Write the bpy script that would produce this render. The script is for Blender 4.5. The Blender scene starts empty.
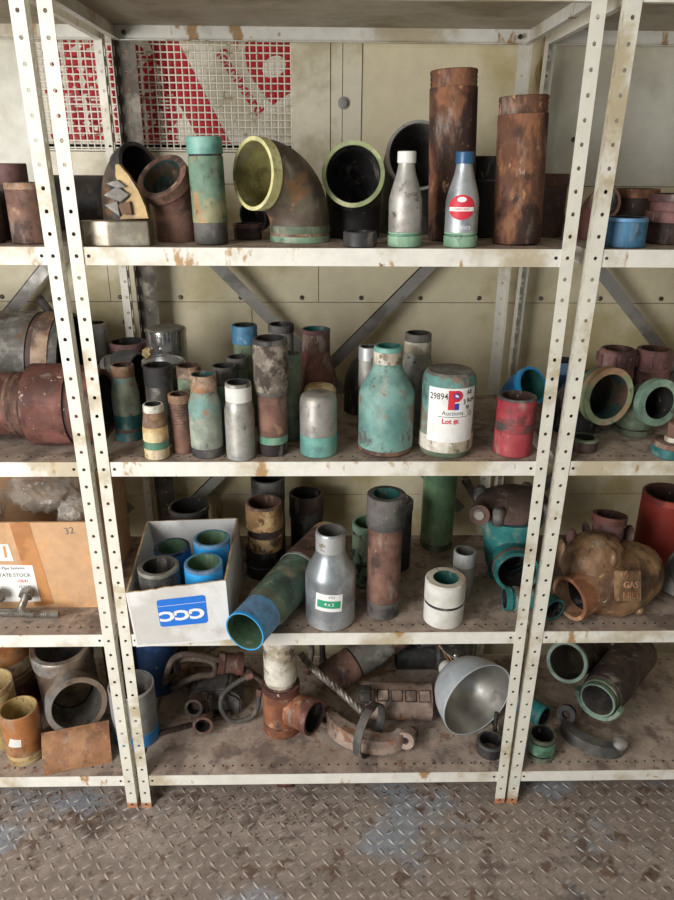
import bpy, bmesh, math, random
from mathutils import Vector, Matrix, noise
random.seed(7)
S = bpy.context.scene
C = S.collection
PI = math.pi
SH = {1: 1.780, 2: 1.361, 3: 0.942, 4: 0.523, 5: 0.104}      # top of each shelf deck
V = Vector

# ------------------------------------------------------------------ materials
def lin(h):
    h = h.lstrip('#'); o = []
    for i in (0, 2, 4):
        c = int(h[i:i+2], 16) / 255
        o.append(c/12.92 if c <= .04045 else ((c+.055)/1.055)**2.4)
    return (*o, 1)

MATS = {}
def mat(name, base, layers=(), rough=.6, metal=0., bump=.25, bs=90., foot=None, dots=False, alpha=1., var=.18, chips=None):
    """base colour worn through by noise layers: (hex, scale, threshold, softness, z-stretch)"""
    m = bpy.data.materials.new(name); m.use_nodes = True
    nt = m.node_tree; N = nt.nodes; L = nt.links
    b = N['Principled BSDF']
    tc = N.new('ShaderNodeTexCoord'); oi = N.new('ShaderNodeObjectInfo')
    ad = N.new('ShaderNodeVectorMath'); ad.operation = 'ADD'
    mu = N.new('ShaderNodeMath'); mu.operation = 'MULTIPLY'; mu.inputs[1].default_value = 9.
    L.new(oi.outputs['Random'], mu.inputs[0]); L.new(tc.outputs['Object'], ad.inputs[0]); L.new(mu.outputs[0], ad.inputs[1])
    def nz(scale, zs=1., det=5.):
        src = ad.outputs[0]
        if zs != 1.:
            ml = N.new('ShaderNodeVectorMath'); ml.operation = 'MULTIPLY'; ml.inputs[1].default_value = (1, 1, zs)
            L.new(src, ml.inputs[0]); src = ml.outputs[0]
        n = N.new('ShaderNodeTexNoise'); n.inputs['Scale'].default_value = scale
        n.inputs['Detail'].default_value = det; n.inputs['Roughness'].default_value = .62
        L.new(src, n.inputs['Vector']); return n.outputs['Fac']
    def step(fac, lo, hi, a=0., c=1.):
        r = N.new('ShaderNodeMapRange'); r.interpolation_type = 'SMOOTHSTEP'
        r.inputs[1].default_value = lo; r.inputs[2].default_value = hi; r.inputs[3].default_value = a; r.inputs[4].default_value = c
        L.new(fac, r.inputs[0]); return r.outputs[0]
    def mix(f, a, bb):
        x = N.new('ShaderNodeMix'); x.data_type = 'RGBA'
        L.new(f, x.inputs[0])
        if hasattr(a, 'links'): L.new(a, x.inputs[6])
        else: x.inputs[6].default_value = a
        if hasattr(bb, 'links'): L.new(bb, x.inputs[7])
        else: x.inputs[7].default_value = bb
        return x.outputs[2]
    rgb = N.new('ShaderNodeRGB'); rgb.outputs[0].default_value = lin(base); col = rgb.outputs[0]
    for ly in layers:
        hx, sc, th, so = ly[:4]; so *= .62; zs = ly[4] if len(ly) > 4 else 1.
        col = mix(step(nz(sc, zs), th-so, th+so), col, lin(hx))
    if chips is None: chips = var >= .1
    if chips:                                                  # small dusty scuffs and dark chips, rubbed streaks
        col = mix(step(nz(24., .35, 8.), .55, .70, 0., .55), col, lin('#a0958a'))
        col = mix(step(nz(48., .6, 8.), .58, .68, 0., .6), col, lin('#3e332d'))
        col = mix(step(nz(90., .4, 6.), .66, .71, 0., .45), col, lin('#b8aea0'))
    if foot:                                                   # bare rusted feet where the paint has gone
        sp = N.new('ShaderNodeSeparateXYZ'); L.new(tc.outputs['Object'], sp.inputs[0])
        col = mix(step(sp.outputs[2], .012, .022, 1., 0.), col, lin(foot))
    if dots:                                                   # punched rows near the front and back edge of the deck
        sp = N.new('ShaderNodeSeparateXYZ'); L.new(tc.outputs['Object'], sp.inputs[0])
        def mth(op, a, bv):
            x = N.new('ShaderNodeMath'); x.operation = op
            for i, v in enumerate((a, bv)):
                if hasattr(v, 'links'): L.new(v, x.inputs[i])
                else: x.inputs[i].default_value = v
            return x.outputs[0]
        fx = mth('SUBTRACT', mth('FLOORED_MODULO', sp.outputs[0], .024), .012)
        res = None
        for y0 in (.032, .425):
            dy = mth('SUBTRACT', sp.outputs[1], y0)
            d = mth('SQRT', mth('ADD', mth('MULTIPLY', fx, fx), mth('MULTIPLY', dy, dy)), 0.)
            k = step(d, .0022, .0032, 1., 0.)
            res = k if res is None else mth('MAXIMUM', res, k)
        col = mix(res, col, lin('#15120f'))
    if var:
        hs = N.new('ShaderNodeHueSaturation'); L.new(col, hs.inputs['Color'])
        L.new(step(nz(35.), .3, .7, 1.-var, 1.+var), hs.inputs['Value']); col = hs.outputs[0]
    L.new(col, b.inputs['Base Color'])
    b.inputs['Metallic'].default_value = metal; b.inputs['Alpha'].default_value = alpha
    L.new(step(nz(22.), .3, .7, max(.05, rough-.12), min(1., rough+.12)), b.inputs['Roughness'])
    if bump:
        bp = N.new('ShaderNodeBump'); bp.inputs['Strength'].default_value = bump; bp.inputs['Distance'].default_value = .002
        L.new(nz(bs, 1., 6.), bp.inputs['Height']); L.new(bp.outputs[0], b.inputs['Normal'])
    MATS[name] = m
    return m

RUST, DRUST = '#7a4a30', '#3c2a22'
mat('cream_paint', '#d8d4c6', [('#b5a78a', 6, .6, .1), ('#8a6846', 9, .70, .05, .4)], .45, bump=.08, foot='#b07a58', var=.05)
mat('lip_paint', '#dedbd0', [('#b8ab90', 5, .56, .12), ('#a8865c', 22, .63, .06, .5), ('#7c5436', 14, .70, .03)], .5, bump=.15, var=.06)
mat('deck_dust', '#9c8a7c', [('#ad9c8e', 7, .5, .15), ('#7a6a60', 11, .56, .1), ('#8c6c58', 18, .64, .05)], .85, bump=.3, dots=True)
mat('deck_under', '#b5ab98', [('#94886f', 4, .55, .15), ('#6a4a36', 9, .70, .04)], .6, bump=.1, var=.06)
mat('brace_steel', '#8e8b84', [('#6f6b64', 9, .55, .1)], .5, metal=.3, bump=.1, var=.08)
mat('wall_paint', '#d5caab', [('#b9ab80', 3, .55, .12), ('#8d6b42', 6, .68, .04, .25)], .55, bump=.04, var=.04)
mat('wall_trim', '#d8d0b8', [('#b9ae92', 4, .58, .1), ('#8d6b42', 8, .70, .03)], .5, bump=.05, var=.04)
mat('wall_pale', '#d2cfc0', [('#bcb7a4', 3, .55, .12)], .5, bump=.04, var=.04)
mat('dark_gap', '#1b1815', [], .9, bump=0)
mat('screw', '#6e6a60', [('#4a4034', 60, .5, .1)], .5, metal=.5, bump=0)
mat('board_white', '#e4dfd0', [('#c2b9a2', 5, .55, .12)], .7, bump=.05, var=.05)
mat('board_red', '#b81a28', [('#9c1c28', 8, .55, .1)], .7, bump=.05, var=.06)
mat('mesh_wire', '#e2dccb', [('#a09072', 30, .62, .08)], .5, bump=0, var=.05)
mat('plate_floor', '#8c7e74', [('#9b8d83', 5, .5, .12), ('#8f9197', 2.6, .56, .06), ('#62544c', 5, .60, .10), ('#6f5a4e', 14, .60, .06)], .6, metal=.1, bump=.5, bs=160)
mat('plate_tread', '#9f938a', [('#aeadad', 2.6, .56, .08), ('#84766c', 8, .58, .08)], .5, metal=.12, bump=.2)
mat('ceiling_paint', '#c9c4b4', [], .7, bump=0)
# worn pipes
mat('rust_deep', '#62402f', [('#85593f', 16, .52, .07, .5), ('#3a261d', 10, .54, .08, .6), ('#a57a56', 34, .64, .04, .5)], .85, bump=.6)
mat('rust_brown', '#5f4338', [('#7a5a4b', 9, .5, .12), ('#46332b', 12, .56, .08), ('#90705a', 30, .66, .05)], .8, bump=.4)
mat('rust_red', '#613a30', [('#7a4c42', 12, .52, .1), ('#4c2c24', 8, .58, .08), ('#b59a86', 45, .68, .03)], .75, bump=.35)
mat('rust_maroon', '#664845', [('#855c58', 10, .5, .12), ('#4e3233', 8, .56, .1)], .7, bump=.3)
mat('rust_orange', '#8f5a3c', [('#744630', 8, .52, .1), ('#b08260', 18, .60, .07), ('#584036', 14, .62, .05)], .75, bump=.3)
mat('rust_dark', '#3a2c27', [('#54413a', 9, .52, .1), ('#241c1a', 7, .56, .1)], .8, bump=.35)
mat('black_steel', '#2b2a2a', [('#45403c', 9, .55, .1), ('#191818', 7, .55, .1)], .6, bump=.2)
mat('charcoal', '#454442', [('#5e5a56', 10, .52, .1), ('#2e2c2b', 8, .56, .1)], .65, bump=.25)
mat('pipe_black', '#201f1f', [('#35312e', 9, .6, .1)], .6, bump=.15)
mat('grey_scale', '#6a6660', [('#8a867e', 12, .52, .1), ('#4a4640', 9, .56, .08), ('#7a5c48', 18, .64, .05)], .6, metal=.25, bump=.3)
mat('grey_crust', '#6e6458', [('#8f8678', 40, .52, .06), ('#463c34', 30, .54, .06)], .85, bump=1.)
mat('silver_paint', '#b9bab8', [('#9a9b99', 8, .54, .1), ('#8b7b66', 22, .68, .04)], .42, metal=.45, bump=.12, var=.08)
mat('silver_dirty', '#a7a49d', [('#8a867e', 9, .52, .1), ('#7b6752', 14, .62, .06), ('#5d564e', 24, .66, .05)], .5, metal=.4, bump=.2)
mat('aluminium', '#b4b9bc', [('#94999c', 10, .54, .1)], .36, metal=.6, bump=.08, var=.06)
mat('polished', '#cfcbc4', [('#a8a29a', 9, .58, .1)], .2, metal=.95, bump=.03, var=.04)
mat('block_dull', '#aca594', [('#857c6c', 9, .52, .1)], .4, metal=.6, bump=.06, var=.06)
mat('brass_dull', '#a98f62', [('#8a7048', 9, .54, .1), ('#6a5538', 16, .62, .06)], .5, metal=.35, bump=.15)
mat('chrome', '#d0d0ce', [], .2, metal=.9, bump=.02, var=0)
mat('teal_paint', '#5f9a8e', [('#7a8d74', 9, .55, .08), ('#96795a', 14, .62, .06), ('#4a6e68', 8, .58, .08)], .6, bump=.25)
mat('teal_bottle', '#5a857e', [('#74988f', 7, .52, .1), ('#866f5c', 11, .56, .07), ('#56625c', 16, .60, .06), ('#6b4632', 26, .70, .03)], .65, bump=.3)
mat('teal_clean', '#639c92', [('#7fa99c', 9, .56, .1), ('#55807a', 8, .55, .1)], .55, bump=.12, var=.08)
mat('teal_bright', '#2b7270', [('#225a5a', 8, .54, .1), ('#5b7d74', 14, .60, .06)], .55, bump=.15)
mat('teal_deep', '#1f6f70', [('#16504f', 8, .54, .1)], .6, bump=.15)
mat('green_tan', '#66806c', [('#8d8a68', 8, .52, .08), ('#a07f58', 12, .60, .06), ('#46665c', 9, .56, .08), ('#5c4a38', 20, .66, .04)], .65, bump=.3)
mat('green_grey', '#7d8578', [('#9aa08e', 9, .52, .1), ('#95705a', 16, .62, .05), ('#6f9088', 10, .58, .07), ('#5a5850', 12, .60, .07)], .7, bump=.3)
mat('green_pale', '#84a68a', [('#9cb89c', 8, .55, .1), ('#678c6c', 9, .58, .08), ('#7d7a5c', 20, .66, .05)], .55, bump=.15)
mat('green_band', '#55806a', [('#6f9680', 12, .55, .1), ('#3c5c46', 14, .60, .08)], .6, bump=.25)
mat('green_pipe', '#6f9068', [('#86a47c', 6, .55, .1, .4), ('#5a7a5a', 8, .56, .1), ('#8a5c3c', 30, .72, .03, .5)], .6, bump=.15)
mat('green_drab', '#5d6b55', [('#75806a', 10, .52, .1), ('#4a4c3e', 9, .56, .1), ('#7b5e48', 16, .64, .05)], .7, bump=.3)
mat('green_mint', '#728c7a', [('#8aa08c', 9, .54, .1), ('#566b5c', 10, .56, .08)], .6, bump=.2)
mat('green_camo', '#6d7d64', [('#2c3028', 28, .52, .05), ('#93a088', 30, .62, .05)], .7, bump=.25)
mat('lining_green', '#4c6a4e', [('#3c563f', 9, .54, .1)], .6, bump=.1)
mat('lining_teal', '#205a55', [('#184340', 9, .54, .1)], .55, bump=.1)
mat('lining_dark', '#1a1817', [('#2a2522', 9, .56, .1)], .7, bump=.15)
mat('lining_rust', '#3a2620', [('#543628', 9, .54, .1)], .85, bump=.3)
mat('lining_yellow', '#8a8452', [('#a49c62', 7, .52, .1), ('#6a6438', 8, .58, .08)], .65, bump=.15)
mat('lining_grey', '#5c5955', [('#716c66', 9, .54, .1)], .5, metal=.3, bump=.1)
mat('rim_yellow', '#c2bd83', [('#d2cd9a', 10, .52, .1), ('#8d8a54', 10, .60, .07)], .55, bump=.15)
mat('rim_olive', '#9aa372', [('#7f8a5c', 9, .52, .1), ('#b8b78a', 12, .62, .06)], .55, bump=.15)
mat('elbow_body', '#584a3e', [('#6f6656', 9, .52, .1), ('#8a6848', 14, .60, .07), ('#3a3530', 8, .56, .1)], .6, bump=.3)
mat('rim_peach', '#b48d6c', [('#93a07c', 8, .50, .08), ('#a8705a', 26, .60, .05), ('#c8b490', 14, .62, .06)], .65, bump=.2)
mat('blue_paint', '#2f78b4', [('#256cab', 8, .55, .1), ('#4c93cc', 20, .66, .05)], .5, bump=.1, var=.08)
mat('blue_bright', '#2f98d8', [('#2a86c2', 9, .55, .1)], .45, bump=.08, var=.06)
mat('blue_grey', '#5d8fb8', [('#5a7896', 8, .53, .1), ('#7fa4bd', 14, .62, .08)], .55, bump=.12)
mat('blue_dark', '#1c3a60', [('#162c4a', 8, .54, .1)], .55, bump=.1)
mat('blue_scuff', '#3c6f8e', [('#2c5876', 8, .5, .1, .3), ('#7097a8', 16, .62, .06), ('#6a5446', 22, .68, .04)], .6, bump=.2)
mat('blue_cap', '#28547c', [('#1f4264', 9, .54, .1)], .4, bump=.05, var=.06)
mat('white_paint', '#d9d8d2', [('#c4c1b6', 8, .55, .12), ('#a39a88', 22, .68, .05)], .5, bump=.08, var=.05)
mat('white_dirty', '#cfc9ba', [('#a89c86', 14, .54, .08), ('#6e614f', 20, .60, .06)], .65, bump=.3)
mat('tape_cream', '#d2bc92', [('#b89a6a', 12, .54, .08), ('#8d6f4e', 16, .62, .06)], .75, bump=.7)
mat('tape_brown', '#6d5340', [('#8a6c52', 14, .54, .08)], .8, bump=.8)
mat('red_paint', '#a03e44', [('#8e2a32', 8, .54, .1), ('#6a3a34', 12, .60, .06), ('#8a837a', 24, .67, .04)], .6, bump=.2)
mat('red_scuff', '#5d4844', [('#8e3a3e', 16, .52, .08), ('#48403c', 12, .56, .08)], .7, bump=.25)
mat('red_pipe', '#93352a', [('#7a2c24', 6, .54, .1), ('#aa4a3a', 14, .62, .07)], .5, bump=.1, var=.08)
mat('rim_rust', '#84664f', [('#a08872', 12, .52, .08), ('#5c463a', 9, .55, .08), ('#9a6a46', 20, .60, .06)], .75, bump=.3)
mat('green_dusk', '#4c6254', [('#62786a', 6, .52, .1), ('#7a705c', 7, .57, .08), ('#39493f', 9, .56, .1)], .65, bump=.2)
mat('post_dark', '#6e675a', [('#4e483f', 9, .5, .12), ('#8d8678', 14, .58, .08), ('#5a4636', 8, .62, .06)], .7, bump=.2)  # darker mottled grey-brown tone for the rear-left posts
mat('lining_moss', '#2c4640', [('#1f322e', 9, .54, .1), ('#54402f', 7, .60, .08)], .65, bump=.15)
mat('cork', '#a8845a', [('#c2a274', 26, .52, .06), ('#5a4430', 22, .54, .06), ('#7a5c3c', 14, .56, .08)], .9, bump=1.)
mat('fibre_amber', '#a36a3c', [('#b5804e', 6, .54, .1), ('#895832', 9, .56, .1), ('#7a6350', 6, .58, .08)], .5, bump=.15, var=.1)
mat('fibre_yellow', '#b69f70', [('#a08550', 6, .54, .1), ('#c8b07c', 9, .60, .08)], .5, bump=.12, var=.1)
mat('fibre_brown', '#8f6444', [('#a17552', 20, .5, .08), ('#7a5238', 14, .56, .08)], .7, bump=.5, bs=220)
mat('drip_cream', '#cfc0a0', [('#a8875c', 9, .56, .08)], .7, bump=.2)
mat('tee_steel', '#84705f', [('#9c8875', 7, .52, .1), ('#644f41', 9, .56, .1), ('#999590', 5, .58, .08)], .42, metal=.35, bump=.15)
mat('bore_bright', '#77716b', [('#8e8983', 7, .52, .1)], .3, metal=.6, bump=.08)
mat('bronze', '#84654a', [('#9d7c5a', 7, .52, .1), ('#5f4636', 8, .55, .1), ('#b0946e', 20, .62, .05), ('#4c3a2e', 5, .60, .08)], .5, metal=.3, bump=.9)
mat('bronze_raw', '#a67a5a', [('#bd9474', 14, .54, .08), ('#87583e', 9, .56, .08)], .6, metal=.2, bump=.4)
mat('casting_pink', '#857064', [('#a08c7e', 9, .52, .1), ('#5e4c42', 12, .55, .08), ('#86604a', 20, .60, .06)], .75, bump=.6)
mat('grey_metal', '#9a9791', [('#a29f98', 7, .54, .1), ('#6d655c', 14, .62, .06)], .42, metal=.4, bump=.1)
mat('grey_pipe_paint', '#8a8c8c', [('#777876', 7, .54, .1)], .5, bump=.08, var=.06)
mat('zinc', '#a09d96', [('#807c74', 30, .54, .08), ('#7a5c42', 40, .66, .05)], .4, metal=.7, bump=.15)
mat('cardboard', '#c49c76', [('#b28862', 4, .56, .1), ('#94694a', 3.2, .66, .06), ('#cc9c6e', 14, .58, .08)], .85, bump=.15, bs=200, var=.08)
mat('white_card', '#dcdbd8', [('#c6c2bc', 6, .58, .1)], .75, bump=.08, var=.04)
mat('tape_tan', '#bd8450', [('#a87040', 9, .56, .1)], .45, bump=.1, var=.06)
mat('card_edge', '#c3a477', [('#a3845a', 40, .54, .08)], .9, bump=.6)
mat('logo_blue', '#2272d0', [], .5, bump=0, var=.03)
mat('paper', '#e4e3df', [('#d6d3cb', 7, .6, .1)], .7, bump=.03, var=.02)
mat('paper_grey', '#d7d5d0', [('#c2beb6', 12, .58, .1)], .7, bump=.03, var=.03)
mat('ink_black', '#2a2828', [], .7, bump=0, var=0)
mat('ink_grey', '#6a6664', [], .7, bump=0, var=0)
mat('ink_red', '#c9283a', [], .6, bump=0, var=0)
mat('ink_blue', '#2b3a9c', [], .6, bump=0, var=0)
mat('ink_green', '#2f9a72', [], .6, bump=0, var=.05)
mat('ink_orange', '#c98a4a', [], .6, bump=0, var=0)
mat('white_ink', '#e8e6e2', [], .6, bump=0, var=0)
mat('plastic_film', '#cfc9be', [('#b5ab9c', 5, .54, .1)], .12, bump=.1, bs=30, alpha=.30, chips=False)
mat('bag_filling', '#7a5f4a', [('#94785c', 9, .54, .1), ('#5a4838', 8, .56, .1)], .8, bump=.4)
mat('rubber', '#2c2826', [('#433c37', 9, .54, .1)], .75, bump=.25)
mat('hose_brown', '#54463c', [('#6b5b4e', 12, .54, .1), ('#3a302a', 9, .56, .1)], .8, bump=.35)
mat('hose_grey', '#474440', [('#5f5a54', 12, .54, .1)], .75, bump=.3)
mat('rope_steel', '#8f887d', [('#6a6258', 60, .54, .1)], .55, metal=.5, bump=.2)
mat('lamp_outer', '#cdd3d7', [('#b8bfc4', 6, .55, .1), ('#d8dcdf', 9, .62, .08)], .45, metal=.25, bump=.05, var=.05)
mat('lamp_inner', '#a8a59e', [('#8a867e', 5, .55, .12)], .42, metal=.8, bump=.05, var=.05)
mat('copper_wire', '#b07a50', [], .4, metal=.7, bump=0)
mat('black_rubber', '#232323', [('#3a3836', 12, .56, .1)], .65, bump=.25)
M = MATS

# ------------------------------------------------------------------ object helpers
def link_mesh(name, bm, m, parent=None, sharp=35):
    bmesh.ops.recalc_face_normals(bm, faces=bm.faces)
    me = bpy.data.meshes.new(name); bm.to_mesh(me); bm.free()
    for k in (m if isinstance(m, (list, tuple)) else [m]):
        me.materials.append(M[k] if isinstance(k, str) else k)
    for p in me.polygons: p.use_smooth = True
    me.set_sharp_from_angle(angle=math.radians(sharp))
    o = bpy.data.objects.new(name, me); C.objects.link(o)
    if parent: o.parent = parent
    return o

def thing(name, label, cat, loc=(0, 0, 0), rot=(0, 0, 0), group=None):
    o = bpy.data.objects.new(name, None); C.objects.link(o); o.empty_display_size = .02
    o.location = loc; o.rotation_euler = rot
    o['label'] = label; o['category'] = cat
    if group: o['group'] = group
    return o

def structure(name, bm, m, **k):
    o = link_mesh(name, bm, m, **k); o['kind'] = 'structure'; return o

def copy_tree(o, parent=None):
    c = o.copy(); C.objects.link(c)
    if parent: c.parent = parent
    for ch in list(o.children): copy_tree(ch, c)
    return c

def box(bm, x0, x1, y0, y1, z0, z1, mi=0):
    v = [bm.verts.new(p) for p in ((x0,y0,z0),(x1,y0,z0),(x1,y1,z0),(x0,y1,z0),(x0,y0,z1),(x1,y0,z1),(x1,y1,z1),(x0,y1,z1))]
    fs = []
    for f in ((0,3,2,1),(4,5,6,7),(0,1,5,4),(1,2,6,5),(2,3,7,6),(3,0,4,7)):
        q = bm.faces.new([v[i] for i in f]); q.material_index = mi; fs.append(q)
    return v, fs
def boxbm(*a, bev=0.):
    bm = bmesh.new(); box(bm, *a)
    if bev: bmesh.ops.bevel(bm, geom=list(bm.edges), offset=bev, segments=2, affect='EDGES')
    return bm

def revolve(poly, segs=44, arc=None):
    """closed (r,z) polygon turned about z"""
    bm = bmesh.new(); n = len(poly); rings = []
    full = arc is None; a0, a1 = (0, 2*PI) if full else arc
    cnt = segs if full else segs+1
    for i in range(cnt):
        a = a0 + (a1-a0)*i/segs
        rings.append([bm.verts.new((r*math.cos(a), r*math.sin(a), z)) for r, z in poly])
    for i in range(segs):
        A, B = rings[i], rings[(i+1) % cnt]
        for j in range(n):
            k = (j+1) % n
            try: bm.faces.new((A[j], B[j], B[k], A[k]))
            except ValueError: pass
    if not full:
        bm.faces.new(rings[0]); bm.faces.new(rings[-1])
    bmesh.ops.remove_doubles(bm, verts=bm.verts, dist=1e-6)
    bmesh.ops.dissolve_degenerate(bm, edges=bm.edges, dist=1e-7)
    return bm

def chamfer(pts, c0, c1):
    pts = list(pts)
    if c0:
        z, r = pts[0]; pts = [(z, r-c0), (z+c0, r)] + pts[1:]
    if c1 and pts[-1][1] > 2*c1:
        z, r = pts[-1]; pts = pts[:-1] + [(z-c1, r), (z, r-c1)]
    return pts

def lathe_parts(parent, secs, wall, lining=None, ch=.0015, closed_top=False, segs=44, lining_name='bore_lining'):
    """stacked outer sections [(part, mat, [(z,r)...])]; hollow unless wall is None"""
    inner = []; rt = secs[-1][2][-1][1]
    for i, (nm, mt, pts) in enumerate(secs):
        p = chamfer(pts, ch if i == 0 else .0006, ch if i == len(secs)-1 else .0006)
        if wall is None: poly = [(r, z) for z, r in p] + [(0, p[-1][0]), (0, p[0][0])]
        else:
            inn = [(max(min(r-.001, rt-wall), .002), z) for z, r in pts]
            inner += inn
            poly = [(r, z) for z, r in p] + inn[::-1]
        link_mesh(nm, revolve(poly, segs), mt, parent)
    if lining and wall is not None:
        poly = [(r-.0001, z) for r, z in inner] + [(max(r-.0012, .001), z) for r, z in inner[::-1]]
        link_mesh(lining_name, revolve(poly, segs), lining, parent)

def lean(tx, ty, rz):
    return (Matrix.Rotation(ty, 3, 'Y') @ Matrix.Rotation(tx, 3, 'X') @ Matrix.Rotation(rz, 3, 'Z')).to_euler()

def pipe(name, label, cat, x, y, sh, secs, wall=.006, lining='lining_dark', group=None, tilt=(0, 0), z=0., ch=.0015, rz=None):
    z += secs[0][2][0][1]*(abs(math.sin(tilt[0]))+abs(math.sin(tilt[1])))
    t = thing(name, label, cat, (x, y, SH[sh]+z), lean(tilt[0], tilt[1], random.uniform(0, 6.28) if rz is None else rz), group)
    lathe_parts(t, secs, wall, lining, ch)
    return t

def frames(pts):
    T = []
    for i in range(len(pts)):
        a = pts[max(i-1, 0)]; b = pts[min(i+1, len(pts)-1)]
        T.append((b-a).normalized())
    n = T[0].orthogonal().normalized(); out = []
    for i, t in enumerate(T):
        if i:
            q = T[i-1].rotation_difference(t); n = q @ n
        n = (n - t*n.dot(t)).normalized()
        out.append((t, n, t.cross(n)))
    return out

def sweep(pts, rad, ri=None, segs=32, bm=None, flat=1.):
    """round bar (ri None) or hollow tube along points; rad / ri number or list"""
    pts = [V(p) for p in pts]; own = bm is None
    if own: bm = bmesh.new()
    F = frames(pts); n = len(pts)
    R = rad if isinstance(rad, (list, tuple)) else [rad]*n
    def ring(i, r):
        t, u, w = F[i]
        return [bm.verts.new(pts[i] + u*(r*math.cos(2*PI*k/segs)) + w*(r*flat*math.sin(2*PI*k/segs))) for k in range(segs)]
    def skin(A, B):
        for k in range(segs): bm.faces.new((A[k], A[(k+1) % segs], B[(k+1) % segs], B[k]))
    O = [ring(i, R[i]) for i in range(n)]
    for i in range(n-1): skin(O[i], O[i+1])
    if ri is None:
        bm.faces.new(O[0][::-1]); bm.faces.new(O[-1])
    else:
        RI = ri if isinstance(ri, (list, tuple)) else [ri]*n
        I = [ring(i, RI[i]) for i in range(n)]
        for i in range(n-1): skin(I[i+1], I[i])
        skin(I[0], O[0]); skin(O[-1], I[-1])
    return bm

def bend_path(p0, d0, d1, R, a, b, n=16):
    """straight a along d0, arc of radius R from d0 to d1, straight b"""
    p0 = V(p0); d0 = V(d0).normalized(); d1 = V(d1).normalized()
    ang = d0.angle(d1); ax = d0.cross(d1).normalized(); c = ax.cross(d0)
    pts = [p0] if a > 1e-4 else []
    s = p0 + d0*a
    for i in range(n+1):
        th = ang*i/n
        pts.append(s + d0*(R*math.sin(th)) + c*(R*(1-math.cos(th))))
    if b > 1e-4: pts.append(pts[-1] + d1*b)
    return pts

def cutpath(pts, s0, s1):
    pts = [V(p) for p in pts]; L = [0]
    for i in range(1, len(pts)): L.append(L[-1] + (pts[i]-pts[i-1]).length)
    if s0 < 0: s0 += L[-1]
    if s1 is None: s1 = L[-1]
    elif s1 < 0: s1 += L[-1]
    def at(s):
        for i in range(1, len(pts)):
            if s <= L[i] + 1e-9:
                return pts[i-1].lerp(pts[i], (s-L[i-1])/max(L[i]-L[i-1], 1e-9))
        return pts[-1]
    return [at(s0)] + [pts[i] for i in range(len(pts)) if s0+1e-4 < L[i] < s1-1e-4] + [at(s1)]

def tube_parts(parent, pts, secs, wall, lining=None, segs=36):
    """sections along a path: (part, mat, s0, s1, r or (r0,r1)); s in metres, negative from the end"""
    al = [x for q in secs for x in (q[4] if isinstance(q[4], tuple) else (q[4],))]
    rin = min(min(al)-.001, max(al)-(wall or 0))
    for nm, mt, s0, s1, r in secs:
        q = cutpath(pts, s0, s1)
        rr = [r]*len(q) if not isinstance(r, tuple) else [r[0]+(r[1]-r[0])*i/(len(q)-1) for i in range(len(q))]
        link_mesh(nm, sweep(q, rr, None if wall is None else rin, segs), mt, parent)
    if lining and wall is not None:
        q = cutpath(pts, .0006, -.0006)
        link_mesh('bore_lining', sweep(q, rin-.0001, rin-.0012, segs), lining, parent)

def elbow(name, label, cat, p0, d0, d1, R, a, b, secs, wall, lining, group=None, segs=36):
    t = thing(name, label, cat, p0, group=group)
    tube_parts(t, bend_path((0, 0, 0), d0, d1, R, a, b), secs, wall, lining, segs)
    return t

def smooth_path(pts, n=6):
    pts = [V(p) for p in pts]; out = []
    P = [pts[0]] + pts + [pts[-1]]
    for i in range(1, len(P)-2):
        p0, p1, p2, p3 = P[i-1:i+3]
        for k in range(n):
            t = k/n
            out.append(.5*((2*p1) + (p2-p0)*t + (2*p0-5*p1+4*p2-p3)*t*t + (3*p1-p0-3*p2+p3)*t**3))
    out.append(pts[-1]); return out

def prism(poly, y0, y1, bev=0.):
    """outline in x,z extruded along y"""
    bm = bmesh.new()
    A = [bm.verts.new((x, y0, z)) for x, z in poly]; B = [bm.verts.new((x, y1, z)) for x, z in poly]
    bm.faces.new(A); bm.faces.new(B[::-1]); n = len(poly)
    for i in range(n): bm.faces.new((A[i], B[i], B[(i+1) % n], A[(i+1) % n]))
    if bev: bmesh.ops.bevel(bm, geom=list(bm.edges), offset=bev, segments=2, affect='EDGES')
    return bm

def text_bm(s, size, bold=0., depth=0., sx=1.):
    cu = bpy.data.curves.new('t', 'FONT'); cu.body = s; cu.size = size; cu.offset = bold; cu.extrude = depth
    cu.align_x = 'CENTER'; cu.align_y = 'CENTER'; cu.resolution_u = 3
    o = bpy.data.objects.new('t', cu); C.objects.link(o)
    dg = bpy.context.evaluated_depsgraph_get(); dg.update()
    me = bpy.data.meshes.new_from_object(o.evaluated_get(dg))
    bm = bmesh.new(); bm.from_mesh(me)
    bpy.data.objects.remove(o); bpy.data.curves.remove(cu); bpy.data.meshes.remove(me)
    if sx != 1.:
        for v in bm.verts: v.co.x *= sx
    return bm

def flat_poly(polys):
    bm = bmesh.new()
    for p in polys: bm.faces.new([bm.verts.new((x, y, 0)) for x, y in p])
    return bm
def circle(cx, cy, rx, ry=None, n=28, a0=0):
    ry = ry or rx
    return [(cx+rx*math.cos(a0+2*PI*i/n), cy+ry*math.sin(a0+2*PI*i/n)) for i in range(n)]
def rrect(x0, x1, y0, y1, r, n=5):
    o = []
    for cx, cy, a in ((x1-r, y1-r, 0), (x0+r, y1-r, PI/2), (x0+r, y0+r, PI), (x1-r, y0+r, 1.5*PI)):
        for i in range(n+1): o.append((cx+r*math.cos(a+PI/2*i/n), cy+r*math.sin(a+PI/2*i/n)))
    return o

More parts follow.
